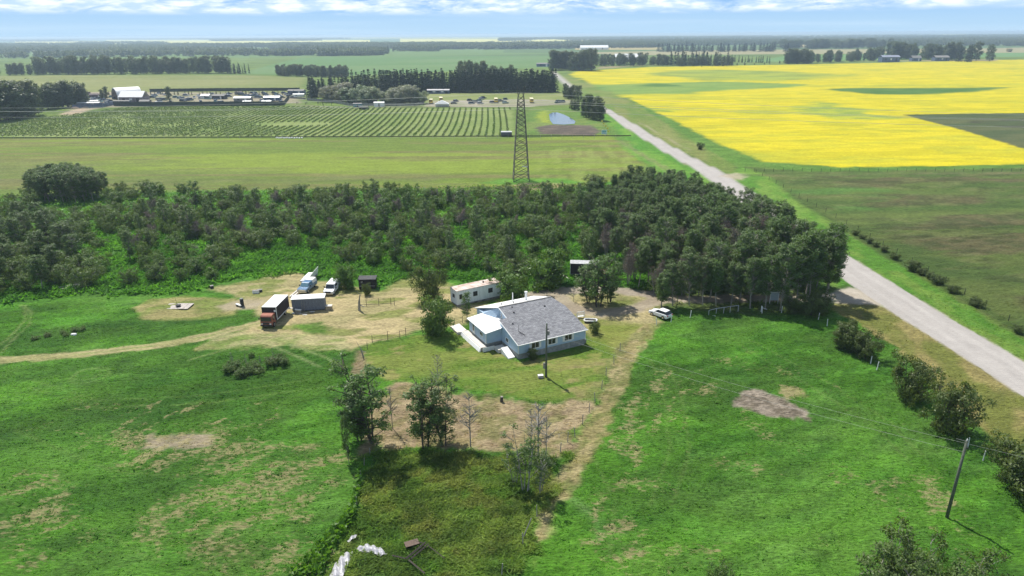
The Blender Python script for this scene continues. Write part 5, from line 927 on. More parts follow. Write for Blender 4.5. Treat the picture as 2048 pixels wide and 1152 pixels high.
# white trailer home with rusting roof
RUSTR = mat('rusty_white_roof', (.66, .62, .57), .7, .3, noise=1.1, c2=(.33, .18, .11), stretch=(.5, 2.2, 1)); GRIME = mat('grimy_white', (.80, .82, .83), .6, .3, noise=1.3, c2=(.62, .65, .67), stretch=(3, 3, .5))
t = thing('trailer_home', 'long white trailer home with rust-streaked roof behind the house', 'trailer', (-6.9, 122.6, 0), R_(31.5))
B(t, 'wall', (0, 0, 1.75), (9.6, 2.7, 2.7), GRIME); B(t, 'roof', (0, 0, 3.15), (9.75, 2.85, .10), RUSTR)
for i in range(9): B(t, 'roof_seam', (-4.3+1.07*i, 0, 3.215), (.05, 2.8, .03), RUSTR)
for i in range(16): B(t, 'siding_rib', (-4.6+.62*i, -1.36, 1.75), (.04, .03, 2.6), GRIME)
for x, w in ((-1.0+.1, .9), (2.4, .95), (-4.0, .6)):
    f = B(t, 'window', (x, -1.375, 1.95), (w, .05, .95), DARK); B(t, 'frame', (x, -1.38, 2.46), (w+.1, .07, .06), WHITE)
B(t, 'skirting', (0, -.05, .2), (9.4, 2.5, .45), GREYW); B(t, 'end_window', (-4.81, 0, 1.9), (.05, .8, .7), DARK); MB().tube((1.7, .2, 3.2), (1.7, .2, 3.5), .14, n=8).build('roof_vent', DARK, t)
for s in (-1, 1): MB().tube((s*.8, -1.3, .3), (s*.8, -1.1, .3), .34, n=10).build('wheel', TYRE, t)
t = thing('enclosed_trailer', 'dark box trailer with dull white roof half hidden behind the driveway trees', 'trailer', (15.3, 136.9, 0), R_(-6))
B(t, 'wall', (0, 0, 1.65), (5.8, 2.3, 2.2), DBROWN); B(t, 'roof', (0, 0, 2.8), (5.95, 2.45, .09), mat('dull_white_roof', (.5, .5, .5), .6, .3, noise=2)); B(t, 'floor_rail', (0, 0, .5), (5.8, 2.3, .12), GREYW); B(t, 'corner_post', (-2.9, -1.16, 1.6), (.08, .06, 2.2), WHITE)
for x in (-.5, .5): MB().tube((x, -1.2, .34), (x, -1.0, .34), .34, n=10).build('wheel', TYRE, t)
car('old_car', 'black old car parked deep in the shade under the big round bush', 7.4, 131.0, R_(8), mat('black_car_paint', (.03, .03, .035), .4, .4), 4.4, 1.75, 1.4)
simple('plank_stack', 'stack of pale boards at the left of the shaded old car', 'boards', 2.6, 134.6, R_(35), [('board', (0, 0, .25), (2.2, .2, .06), DECK), ('board', (0, .3, .28), (2.4, .2, .06), DECK), ('bearer', (0, .1, .1), (.2, .7, .2), GREYW)])
simple('plank_stack', 'pale boards leaning right of the shaded old car', 'boards', 10.9, 134.6, R_(-38), [('board', (0, 0, .6), (2.6, .18, .06), DECK, dict(ry=.25)), ('bearer', (0, .1, .25), (.2, .5, .5), GREYW)])
t = thing('orange_marker', 'orange-red disc marker on a pole beside the driveway island tree', 'marker', (18.0, 125.9, 0)); MB().tube((0, 0, 0), (0, 0, 4.4), .05, n=6).build('pole', DEADW, t)
MB().tube((0, -.08, 4.5), (0, .08, 4.5), .62, n=16).build('disc', mat('orange_red_paint', (.75, .17, .10), .5, .4), t); MB().tube((0, -.12, 4.55), (0, -.08, 4.55), .32, n=12).build('hub', mat('pale_orange', (.85, .5, .42), .5, .4), t)
# chair set and planter east of the house
t = thing('garden_swing', 'white metal garden seat east of the blue house', 'garden seat', (*g(1161, 637), 0), R_(20)); 
B(t, 'seat', (0, 0, .45), (1.3, .5, .06), WHITE); 
for i in range(6): B(t, 'back_slat', (-.55+.22*i, .27, .85), (.06, .04, .75), WHITE)
for s in (-1, 1): 
    MB().line([(s*.7, -.4, 0), (s*.7, 0, 1.3), (s*.7, .4, 0)], .04).build('leg', WHITE, t)
B(t, 'top_bar', (0, 0, 1.32), (1.5, .07, .07), WHITE)
t = thing('planter_boat', 'white oval planter ring lying on the lawn right of the garden seat', 'planter', (*g(1181, 644), 0), R_(-5)); m = MB(); R1 = []
for i in range(16):
    a = 2*math.pi*i/16; R1.append((math.cos(a)*1.15, math.sin(a)*.65, .38+.05*math.sin(3*a)))
m.line(R1+[R1[0]], .13, 6); m.build('rim', WHITE, t); MB().slab([(x*.95, y*.95, .30) for x, y, z in R1], .28).build('soil', mat('dark_soil', (.05, .045, .035), .95, .1, noise=5), t)
# fire pit pad and bench at the chimney
t = thing('fire_pit_pad', 'pale slab pad with a dark fire pit on the round mown patch', 'patio', (*g(357, 613), .02)); PAVE = mat('pale_pavers', (.52, .47, .42), .9, .2, noise=3)
for i in range(5):
    for j in range(3): B(t, 'slab', (-1.9+.95*i+rnd.uniform(-.03, .03), -.95+.95*j, .05+rnd.uniform(-.01, .01)), (.92, .92, .07), PAVE, rz=rnd.uniform(-.02, .02))
t = thing('fire_pit', 'black round fire bowl with a thin rod standing on the pale slab pad', 'fire pit', (*g(357, 614), .11)); MB().tube((0, 0, 0), (0, 0, .35), .38, .5, 12).build('bowl', DARK, t); MB().tube((-.2, .1, .3), (-.4, .1, 1.8), .03, n=5).build('rod', DARK, t); B(t, 'grate', (0, 0, .37), (.7, .7, .03), DARK)
t = thing('stove', 'dark upright barrel stove beside the white bench west of the box truck', 'stove', (*g(485, 613), 0)); MB().tube((0, 0, 0), (0, 0, 1.5), .34, n=12).build('barrel', DARK, t, smooth=True); MB().tube((0, 0, 1.5), (0, 0, 1.65), .36, .3, 12).build('lid', GREYW, t); B(t, 'foot', (0, 0, .05), (.7, .7, .1), CONC)
simple('bench', 'low white bench slab left of the dark barrel stove', 'bench', *g(478, 613), R_(-35), [('seat', (0, 0, .4), (1.6, .45, .09), WHITE), ('leg', (-.6, 0, .18), (.12, .4, .36), GREYW), ('leg', (.6, 0, .18), (.12, .4, .36), GREYW)])
# lumber pile at the west thicket edge
for i in range(16):
    px = 128+rnd.random()*68; py = 576-(px-128)*.10+rnd.uniform(-3, 3); x, y = g(px, py)
    o = MB().box((0, 0, .1+.12*(i % 3)), (2.4+rnd.random(), .22, .06), rnd.uniform(.2, 1.3)).build('old_board', DECK if i % 3 else DEADW); o.location = (x, y, gz(x, y)); tag(o, 'weathered pale board in the loose lumber heap at the west edge of the thicket', 'board', 'boards of the lumber heap')
for i, (px, py, sx) in enumerate(((512, 586, 1.2), (520, 583, .9), (424, 576, .6))): 
    simple('scrap_box', ('pale scrap box at the weeds left of the blue pickup', 'dark scrap crate in the weeds left of the blue pickup', 'small dark tub at the weeds west of the yard')[i], 'scrap', *g(px, py), .3*i, [('shell', (0, 0, .3), (sx, .6, .5), (WHITE, DARK, DARK)[i]), ('lid', (0, 0, .58), (sx+.06, .66, .05), GREYW)])
t = thing('scrap_stone', 'white stone in the thin weed strip of the far west pasture', 'stone', (*g(148, 671), 0)); B(t, 'rock', (0, 0, .18), (.9, .5, .4), WHITE, bev=.1)
x, y = g(1003, 803); t = thing('tree_stump', 'dark cut stump at the lower edge of the lawn', 'stump', (x, y, 0)); MB().tube((0, 0, -.1), (.05, 0, .75), .24, .2, 9).build('trunk', BARKD, t); MB().tube((.05, 0, .75), (.05, 0, .77), .19, .19, 9).build('cut_face', DEADW, t)
simple('meter_box', 'pale concrete block beside the power pole on the lawn', 'block', *g(1081, 756), .2, [('block', (0, 0, .22), (.75, .5, .4), PAVE), ('cap', (0, 0, .44), (.8, .55, .05), WHITE)])
# white tarp and broken timber frame at the bottom edge
def tarp(nm, label, outline, seed, h=.35):
    rg = np.random.default_rng(seed); P = np.array(G(*outline)); c = P.mean(0); n = 26; x0, y0 = P.min(0); x1, y1 = P.max(0); xs = np.linspace(x0, x1, n); ys = np.linspace(y0, y1, n); X, Y = np.meshgrid(xs, ys); sd = sdpoly(P, X.ravel(), Y.ravel())
    Z = .10+h*sstep(0, .5, -sd)*(fbm(X.ravel(), Y.ravel(), .7, 4, 1, 0, seed))+.1*np.sin(X.ravel()*9+Y.ravel()*3); idx = np.arange(n*n).reshape(n, n); F = np.stack([idx[:-1, :-1], idx[:-1, 1:], idx[1:, 1:], idx[1:, :-1]], -1).reshape(-1, 4); F = F[(sd[F] < 0.05).all(1)]
    me = np_mesh(nm, np.stack([X.ravel(), Y.ravel(), Z+.1], 1), F, mat('white_plastic_tarp', (.50, .49, .51), .4, .4, noise=3.5, c2=(.24, .24, .26)), True); tag(link(nm, me), label, 'tarp')
tarp('plastic_tarp', 'crumpled white plastic tarp at the bottom edge, long lower piece', ((655, 1165), (672, 1128), (690, 1108), (706, 1106), (700, 1125), (682, 1165)), 3)
tarp('plastic_tarp', 'crumpled white plastic tarp in the weeds, upper right piece', ((712, 1098), (735, 1091), (760, 1098), (775, 1110), (762, 1115), (735, 1108), (716, 1106)), 4)
tarp('plastic_tarp', 'small white tarp scrap in the ditch above the larger tarps', ((694, 1085), (710, 1071), (714, 1074), (700, 1086)), 5, .2)
TB = mat('dark_timber', (.10, .085, .07), .85, .2, noise=6, c2=(.05, .04, .035))
for a, b, l, r in (((785, 1118), (812, 1125), 'short dark timber forming the left arm of the broken frame', .09), ((812, 1125), (851, 1093), 'thick dark timber across the broken frame in the weeds', .12), ((822, 1125), (857, 1096), 'second dark timber alongside the thick one of the broken frame', .09), ((824, 1088), (846, 1094), 'short dark timber at the top of the broken frame', .08), ((818, 1127), (850, 1155), 'dark timber running down to the bottom edge from the broken frame', .09), ((856, 1098), (890, 1125), 'thin grey rail running right from the broken frame', .05)):
    p0 = g(*a); p1 = g(*b); o = MB().tube((0, 0, .45), (p1[0]-p0[0], p1[1]-p0[1], .5), r, r*.9, 4).build('timber', TB); o.location = (*p0, 0); tag(o, l, 'timber')
simple('rusty_panel', 'rusty brown panel lying at the top corner of the broken timber frame', 'panel', *g(824, 1094), .4, [('sheet', (0, 0, .3), (1.4, .8, .05), mat('rusty_sheet', (.15, .105, .08), .8, .3, noise=5)), ('batten', (0, 0, .2), (.1, .8, .14), TB)])

# ---------------------------------------------------------------- fences, posts, poles, wires
def post(name, px, py, h, r, m, label, group, lean=0.0, cat='fence post', base=0):
    x, y = g(px, py); o = MB().tube((0, 0, -.2), (lean, lean*.3, h), r, r*.85, 6).build(name, m); o.location = (x, y, gz(x, y)); return tag(o, label, cat, group)
for i, (px, py) in enumerate(((1313, 651), (1342, 645), (1380, 638), (1524, 627), (1563, 626), (1636, 641), (1654, 653), (1741, 728), (1753, 742), (1936, 893), (1966, 921), (1973, 930))):
    if i < 11: post('fence_post', px, py, 1.35, .07, WHITE, 'white-painted post in the line around the east pasture', 'white posts around the east pasture', .1*(i % 3-1))
AGEDW = mat('aged_white_rail', (.52, .53, .52), .7, .3, noise=4, c2=(.38, .39, .38))
t = thing('corral_fence', 'low white rail fence in the shade between the front aspens', 'fence', (*g(1417, 632), 0)); q0 = g(1417, 632)
ends = [g(1417, 632), g(1432, 628), g(1447, 626), g(1460, 624), g(1476, 622)]
for i, (x, y) in enumerate(ends): MB().tube((x-q0[0], y-q0[1], -.1), (x-q0[0], y-q0[1], 1.15), .06, n=6).build('post', AGEDW, t)
for a, b in zip(ends[:-1], ends[1:]): MB().tube((a[0]-q0[0], a[1]-q0[1], 1.1), (b[0]-q0[0], b[1]-q0[1], 1.1), .05, n=5).build('rail', AGEDW, t)
MB().tube((0, 0, .1), (1.2, -.2, .08), .05, n=5).build('fallen_rail', WHITE, t)
t = thing('white_gate', 'small white rail gate between the posts near the sign board', 'gate', (*g(1522, 624), 0)); MB().tube((0, 0, .9), (1.0, -.1, .55), .05, n=5).build('rail', WHITE, t); MB().tube((0, 0, 0), (0, 0, 1.2), .07, n=6).build('post', WHITE, t)
t = thing('notice_board', 'pale grey board between two posts under the aspens by the driveway mouth', 'sign board', (*g(1547, 608), 0), R_(-4))
for s in (-1, 1): MB().tube((s*.75, 0, 0), (s*.75, 0, 2.4), .07, n=6).build('post', WHITE, t)
B(t, 'board', (0, 0, 1.5), (1.4, .06, 1.5), mat('pale_grey_board', (.42, .47, .50), .6, .3)); B(t, 'cap_rail', (0, 0, 2.35), (1.7, .1, .1), WHITE)
POSTG = mat('grey_post', (.34, .32, .29), .9, .2, noise=6)
for i, (px, py) in enumerate(((1212, 752), (1203, 778), (1190, 803), (1178, 822), (1165, 848), (1150, 872), (1120, 905), (1074, 1033), (1046, 1088), (1003, 1150), (1228, 728), (1240, 700), (1135, 885))): post('wire_fence_post', px, py, 1.45, .055, POSTG, 'grey post of the wire fence along the straw strip', 'posts of the straw strip fence', .12*math.sin(i*2.3))
post('leaning_post', 1045, 1075, 2.2, .06, POSTG, 'long grey post leaning right beside the straw strip at the bottom', None, .9); 
for i, (px, py) in enumerate(((745, 688), (776, 682), (800, 677), (812, 674), (845, 667), (909, 650), (925, 647), (735, 700))): post('garden_fence_post', px, py, 1.7 if i in (1, 3) else 1.35, .045, DARK, 'thin dark post of the garden wire fence between yard and lawn', 'posts of the garden fence')
GF = [g(*p) for p in ((745, 688), (776, 682), (812, 674), (845, 667), (870, 660), (909, 650), (925, 647))]
def wire(name, pts, r, label, sag=0.0, m=None, cat='wire', n=10, group=None):
    q = []; 
    for a, b in zip(pts[:-1], pts[1:]):
        for i in range(n): t_ = i/n; q.append((a[0]*(1-t_)+b[0]*t_, a[1]*(1-t_)+b[1]*t_, a[2]*(1-t_)+b[2]*t_-4*sag*t_*(1-t_)))
    q.append(pts[-1]); o = MB().line(q, r, 4).build(name, m or DARK); return tag(o, label, cat, group)
for z in (.45, 1.15): wire('fence_wire', [(x, y, z) for x, y in GF], .022, 'upper wire of the garden fence' if z > 1 else 'lower weed-caught wire of the garden fence', n=2)
YF = [g(*p) for p in ((718, 612), (733, 612), (758, 611), (780, 610), (789, 611))]
for i, (px, py) in enumerate(((733, 612), (758, 611), (782, 610), (789, 611))): post('yard_fence_post', px, py, 1.5, .045, DARK, 'thin post of the short wire fence beside the dead tree in the yard', 'posts of the short yard fence')
wire('fence_wire', [(x, y, .3) for x, y in YF], .04, 'low dark rail of the short wire fence in the yard', n=2)
x, y = g(719, 622); t = thing('dead_tree', 'broken grey dead trunk standing in the yard before the dark hut', 'dead tree', (x, y, 0)); MB().tube((0, 0, 0), (.1, 0, 1.9), .26, .2, 7).tube((.1, 0, 1.9), (.35, 0, 3.3), .18, .07, 6).tube((.1, 0, 1.2), (1.1, -.2, .9), .12, .06, 5).build('trunk', DEADW, t); MB().tube((.35, 0, 3.2), (-.2, .1, 3.9), .06, .02, 4).tube((.4, 0, 3.0), (.7, .1, 3.7), .05, .02, 4).build('branch', DEADW, t)
x, y = g(727, 715); t = thing('dead_tree', 'short broken stake with branches at the west corner of the lawn', 'dead tree', (x, y, 0)); MB().tube((0, 0, 0), (-.3, 0, 1.6), .12, .08, 6).build('trunk', DEADW, t); MB().tube((-.2, 0, 1.1), (.5, .1, .9), .07, .03, 5).tube((-.3, 0, 1.5), (-.9, 0, 2.8), .05, .02, 4).build('branch', DEADW, t)
# western ditch fence stakes
for i, (px, py) in enumerate(((740, 908), (728, 930), (722, 955), (716, 985), (714, 1010))): post('old_stake', px, py, 1.0, .05, DEADW, 'old grey stake along the ditch between west pasture and weedy plot', 'stakes along the ditch', .1*(i % 2))
# fence on the east side of the road
for i in range(24):
    t_ = i/23; y = 98+t_*150; x = 88.5+2*math.sin(t_*2)-1.0; px, py = proj((x, y, 0)); post('meadow_fence_post', px, py, 1.3, .06, DARK, 'dark post of the fence between the roadside and the east meadow', 'posts of the east meadow fence')
for i in range(30):
    px = 1490+i*19; post('field_fence_post', px, 343+(.5*math.sin(i)), 1.3, .07, DARK, 'dark post of the fence between meadow and yellow field', 'posts between meadow and yellow field')
# orchard fence along the hay field
for i in range(58): post('orchard_fence_post', 6+i*21.5, 277, 2.0, .08, POSTG, 'thin post of the long fence between hay field and orchard', 'posts of the long orchard fence')
wire('fence_rail', [(*g(-60, 277), .35), (*g(1262, 272.5), .35)], .22, 'dark grassy fence bottom between hay field and orchard', m=mat('fence_grass', (.05, .06, .025), .95, .1), n=40)
def power_pole(px, py, h, label):
    x, y = g(px, py); t = thing('power_pole', label, 'power pole', (x, y, gz(x, y))); PW = mat('green_grey_pole', (.13, .145, .11), .85, .2, noise=5, c2=(.08, .09, .07)); MB().tube((0, 0, -.3), (0, 0, h), .17, .12, 10).build('pole', PW, t, smooth=True)
    MB().tube((0, 0, h), (0, 0, h+.18), .06, .05, 8).build('insulator', WHITE, t); B(t, 'bracket', (.18, 0, h-.9), (.3, .1, .12), DARK); return x, y, t
x1, y1, t1 = power_pole(1092, 755, 8.7, 'dark wooden power pole standing on the lawn in front of the house')
B(t1, 'meter', (-.28, 0, 1.9), (.3, .25, .9), GREYW); MB().tube((.25, 0, 6.9), (.25, 0, 7.5), .2, n=10).build('transformer', GREYW, t1)
x2, y2, t2 = power_pole(1893, 1037, 9.4, 'tall dark power pole in the near right corner of the east pasture'); MB().tube((-.1, 0, 9.3), (-.9, .3, 9.45), .03, n=5).build('arm', GREYW, t2)
WIREM = mat('pale_wire', (.55, .55, .5), .4, .5, .3)
wire('power_line', [(x1, y1, 8.4), (x2, y2, 9.2)], .008, 'upper pale power line from the lawn pole to the near right pole', .75, WIREM); wire('power_line', [(x1, y1, 7.4), (x2, y2, 8.2)], .008, 'lower pale power line from the lawn pole to the near right pole', .8, WIREM)
wire('power_line', [(x2, y2, 9.2), (100, 30, 9.2)], .008, 'upper power line leaving the near right pole towards the camera side', .5, WIREM); wire('service_wire', [(x1, y1, 7.4), (HA[0]+6*math.cos(HROT), HA[1]+6*math.sin(HROT), 3.0)], .012, 'short service wire from the lawn pole to the house eave', .3, WIREM)
# lattice transmission tower
STEEL = mat('galvanised_steel', (.105, .10, .085), .6, .3, noise=2, c2=(.07, .065, .055)); bx, by = g(1042, 361); TH = hgt(1042, 361, 172)
t = thing('transmission_tower', 'tall grey lattice power tower at the edge of the hay field', 'tower', (bx, by, 0), R_(3))
def tw(z):                                                         # half width at height z
    return np.interp(z, [0, 5, TH-4.5, TH-3.0, TH], [2.7, 2.45, 1.05, 0.9, 1.25])
lv = [0, 2.6, 5.2]; 
while lv[-1] < TH-6: lv.append(lv[-1]+max(1.3, tw(lv[-1])*1.05))
lv.append(TH-3.2); cor = ((-1, -1), (1, -1), (1, 1), (-1, 1))
for sx, sy in cor:
    m = MB(); 
    for a, b in zip(lv[:-1], lv[1:]): m.tube((sx*tw(a), sy*tw(a), a), (sx*tw(b), sy*tw(b), b), .17, .17, 4)
    m.build('leg', STEEL, t)
for k, (a, b) in enumerate(zip(lv[:-1], lv[1:])):
    m = MB()
    for i in range(4):
        (ax, ay), (cx_, cy_) = cor[i], cor[(i+1) % 4]; m.tube((ax*tw(a), ay*tw(a), a), (cx_*tw(b), cy_*tw(b), b), .085, n=3).tube((cx_*tw(a), cy_*tw(a), a), (ax*tw(b), ay*tw(b), b), .085, n=3)
        if k in (1, 2, 9) or k % 4 == 0: m.tube((ax*tw(b), ay*tw(b), b), (cx_*tw(b), cy_*tw(b), b), .07, n=3)
    m.build('brace', STEEL, t)
m = MB(); 
for s in (-1, 1):
    for sy in (-.7, .7): m.tube((s*.9, sy, TH-3.2), (s*1.3, sy*.6, TH), .1, n=4).tube((s*.9, sy, TH-3.2), (0, 0, TH-1.6), .07, n=3).tube((0, 0, TH-1.6), (s*1.3, sy*.6, TH), .07, n=3)
m.build('waist', STEEL, t); B(t, 'sign_plate', (1.2, -2.45, 5.3), (2.0, .05, .35), WHITE, ry=.12)
for i, (zz, yy) in enumerate(((27.5, 0), (26.2, 6), (25.0, -6), (29.5, 2))): wire('transmission_line', [(-420, by+yy+60, 26), (bx, by+yy, zz), (430, by+yy-60, 26)], .035, ('pale transmission line through the tower, middle', 'rear pale transmission line behind the tower', 'front pale transmission line before the tower', 'topmost pale transmission line over the tower')[i], 5.0, WIREM, n=24)
# ---------------------------------------------------------------- orchard rows
NTH = ['nearest', 'second', 'third', 'fourth', 'fifth', 'sixth', 'seventh', 'eighth', 'ninth', 'tenth', 'eleventh', 'twelfth', 'thirteenth', 'fourteenth', 'fifteenth', 'sixteenth', 'seventeenth', 'eighteenth', 'nineteenth', 'twentieth', 'twenty-first', 'twenty-second', 'twenty-third', 'twenty-fourth']
def vine_rows():
    rg = np.random.default_rng(77); i = 0; P = ORCH
    for k in range(102):
        x0 = 1.0-3.72*k; ys = np.arange(338, 545, 1.05); xs = x0+2.6*np.sin((ys-300)/48.0)*(0.35+0.65*min(1, k/18))-(ys-340)*.008
        ins = sdpoly(P, xs, ys) < -2.0; gap = (np.hypot((xs+125)/22, (ys-402)/9) < 1)
        ok = ins & ~gap & (rg.random(len(ys)) > (.05+.3*(vnoise(xs/18+5, ys/25) < .22)))
        px = 1024+FPX*xs/(ys*.94+16); ok &= px > -90
        xs, ys = xs[ok], ys[ok]
        if len(xs) < 5: continue
        n = len(xs); m = 9; H_ = .5+.55*vnoise(xs/25+3, ys/30); Q = np.repeat(np.stack([xs, ys], 1), m, 0); hh = np.repeat(H_, m); d = rg.normal(size=(n*m, 3)); V = np.stack([Q[:, 0]+d[:, 0]*.24, Q[:, 1]+d[:, 1]*.33, hh*(.15+.85*rg.random(n*m))], 1)
        me = crown_mesh('berry_row', V, .34, rg, LM_VINE); i += 1
        tag(link('berry_row', me), 'long low row of green berry bushes in the left part of the striped orchard' if i > 24 else 'berry bush row of the orchard, %s one left of the tower' % NTH[i-1], 'hedge row', 'rows of berry bushes')
vine_rows()
# ---------------------------------------------------------------- far yard, parking ground, farm buildings
BLUEW = mat('blue_metal_wall', (.12, .16, .24), .6, .3, noise=.5); PURP = mat('brown_fence_boards', (.16, .12, .12), .85, .2, noise=2, c2=(.09, .075, .08)); GREENF = mat('green_dark_fence', (.07, .085, .07), .9, .2, noise=.8)
def shed(nm, label, px, py, L, W, h, rh, rz, wm, rm, cat='shed', openings=2, group=None):
    x, y = g(px, py); t = thing(nm, label, cat, (x, y, 0), rz, group); MB().box((0, 0, h/2), (L, W, h)).build('wall', wm, t)
    m = MB(); m.prism([(-W/2-.3, h-.0), (0, h+rh), (W/2+.3, h-.0), (W/2+.3, h+.12), (0, h+rh+.15), (-W/2-.3, h+.12)], -L/2-.3, L/2+.3)
    for v in m.bm.verts: a, b, c = v.co; v.co = (b, a, c+.01)
    m.build('roof', rm, t)
    for i in range(openings): xx = -L/2+L*(i+.7)/(openings+.4); B(t, 'door' if i == openings-1 else 'window', (xx, -W/2-.04, h*.45 if i == openings-1 else h*.6), (min(2.6, L*.12), .06, h*.8 if i == openings-1 else h*.35), WHITE if i % 2 else DARK)
    return t
x, y = g(250, 199); t = thing('arched_hall', 'large white arched hall with brown end wall in the storage yard', 'hall', (x-3, y+10, 0), R_(-46)); arc = [(8.5*math.cos(math.pi*i/14), 9.0*math.sin(math.pi*i/14)) for i in range(15)]
m = MB(); m.prism(arc, -9.5, 9.5); m.build('shell', WROOF, t); m = MB(); m.prism([(a*.93, b*.93) for a, b in arc], -9.65, -9.55); m.build('end_wall', mat('brown_end_wall', (.20, .17, .14), .8, .2, noise=.6, stretch=(3, 3, .3)), t)
for i in range(7): B(t, 'rib', (-6+2*i, -9.7, 2.9), (.15, .1, 4.8), PURP)
shed('machine_shed', 'long white-roofed shed with white gable in front of the arched hall', 270, 204, 19, 10, 4.0, 4.2, R_(-4), mat('mid_grey_wall', (.28, .25, .27), .8, .2, noise=.6), WROOF, openings=3)  # walls in one mottled mid-grey colour
sheds = [(163, 190, 14, 5, 2.2, 'rust-roofed open shed behind the left part of the storage yard', PURP, RUSTR), (195, 196, 11, 4, 2.6, 'dark brown container left of the arched hall', PURP, PURP), (165, 204, 7, 3, 1.6, 'small white-roofed unit in the left part of the storage yard', WHITE, WROOF), (190, 206, 6, 3, 1.5, 'white camper body left of the arched hall front', WHITE, WROOF), (178, 212, 16, 3, 2.2, 'long low blue shed at the yard fence below the arched hall', BLUEW, WROOF), (245, 207, 12, 3, 1.8, 'low violet-grey unit in front of the machine shed', BLUEW, GREYW),
 (292, 209, 7, 5, 2.4, 'rounded grey unit at the right foot of the machine shed', GREYW, GREYW), (413, 197, 7, 5, 2.4, 'white square-roofed shed in the middle of the storage yard', WHITE, WROOF), (440, 198, 10, 6, 2.6, 'dark open-fronted shelter in the middle of the storage yard', DARK, GREYW), (478, 189, 6, 4, 2.0, 'small violet-grey shed at the back of the storage yard', GREYW, PURP), (487, 202, 13, 6, 2.4, 'pale arched greenhouse frame in the storage yard', GREYW, WROOF), (495, 207, 6, 3, 1.5, 'small white roof before the greenhouse frame', GREYW, WROOF), (545, 201, 12, 4, 2.4, 'white-roofed shed at the right part of the storage yard', BLUEW, WROOF), (534, 207, 7, 3, 1.6, 'low pink-white unit at the front right of the storage yard', GREYW, WHITE),
 (594, 189, 14, 6, 3.2, 'grey long building at the left end of the dark spruce hedge', BLUEW, GREYW), (598, 193, 9, 3, 1.8, 'low white unit before the grey long building', WHITE, WROOF), (388, 209, 6, 2, 1.2, 'low white frame beds near the front fence of the yard', WHITE, WROOF)]
for px, py, L, W, h, l, wm, rm in sheds: shed('yard_shed', l, px, py, L, W, h, .5 if h < 2.3 else 1.0, R_(rnd.uniform(-4, 8)), wm, rm, openings=2 if L > 8 else 1)
def long_fence(nm, label, pts, h, m, step=5.0):
    P = [np.array(g(*p)) for p in pts]; t = thing(nm, label, 'fence', (*P[0], 0))
    for a, b in zip(P[:-1], P[1:]):
        d = b-a; L = np.linalg.norm(d); n = max(1, int(L/step)); rz = math.atan2(d[1], d[0])
        for i in range(n):
            c = a+d*(i+.5)/n-P[0]; B(t, 'panel', (c[0], c[1], h/2), (L/n-.15, .12, h*rnd.uniform(.92, 1)), m, rz=rz)
            q = a+d*i/n-P[0]; B(t, 'post', (q[0], q[1], h*.55), (.2, .2, h*1.1), DARK, rz=rz)
long_fence('yard_fence', 'dark board fence along the front of the storage yard above the orchard', [(228, 212), (300, 213), (420, 212), (560, 211.5), (568, 210)], 3.2, GREENF)
long_fence('yard_fence', 'dark fence along the left front of the storage yard beside the sand heap', [(145, 217), (205, 215), (228, 210)], 2.6, BLUEW); long_fence('yard_fence', 'dark back fence of the storage yard against the hay field', [(300, 184), (420, 182.5), (600, 181.5)], 2.8, GREENF)
long_fence('yard_fence', 'slanting dark fence at the right end of the storage yard', [(568, 210), (578, 197)], 2.6, GREENF); long_fence('garden_wall_fence', 'grey fence below the silver willows', [(614, 201), (665, 205), (700, 212), (830, 212), (848, 208)], 2.0, POSTG, 6)
long_fence('garden_wall_fence', 'grey fence in front of the yard at the left end of the spruce hedge', [(575, 196), (612, 199)], 1.4, POSTG, 6)
shed('bunkhouse', 'long low dark blue building with white roof edge before the spruce hedge', 877, 187, 19, 5, 2.8, .8, 0, BLUEW, mat('pale_grey_roof', (.5, .48, .48), .7, .2), 'building', 5)
shed('yard_shed', 'small white shed at the fence between the silver willows', 759, 213, 7, 3.5, 2.6, .6, 0, WHITE, WROOF, openings=1); shed('yard_shed', 'small teal shed left of the small white shed by the willows', 716, 214, 6, 3, 2.2, .5, 0, mat('teal_wall', (.12, .25, .3), .7, .2), GREYW, openings=1); shed('yard_shed', 'dark low bin in front of the teal shed', 728, 219, 6, 2.5, 1.6, .3, 0, DARK, DARK, openings=1)
shed('white_barn', 'large white-roofed barn in the distant shelterbelt beyond the yellow field', 1254, 124, 46, 20, 8, 6, R_(4), GREYW, WROOF, 'barn', 3); shed('farm_building', 'low white roofs at the far wood right of the wide green field', 1188, 99, 90, 25, 6, 7, 0, WHITE, WROOF, 'barn', 3)
shed('farm_building', 'blue metal shed with two white doors beyond the yellow field', 1777, 124, 30, 14, 8, 3, 0, BLUEW, mat('grey_blue_roof', (.25, .27, .33), .7, .2), 'shed', 3); shed('farm_building', 'small dark gabled house between the blue sheds', 1830, 122, 16, 10, 5, 4, 0, BLUEW, GREYW, 'house', 2); shed('farm_building', 'right blue shed of the farm beyond the yellow field', 1880, 122, 24, 12, 6, 3, 0, BLUEW, GREYW, 'shed', 3)
shed('farm_building', 'grey-blue low shed beside the far end of the gravel road', 1087, 133, 22, 8, 4, 1.5, 0, BLUEW, GREYW, 'shed', 2)
YEL = mat('school_bus_yellow', (.62, .42, .05), .4, .4)
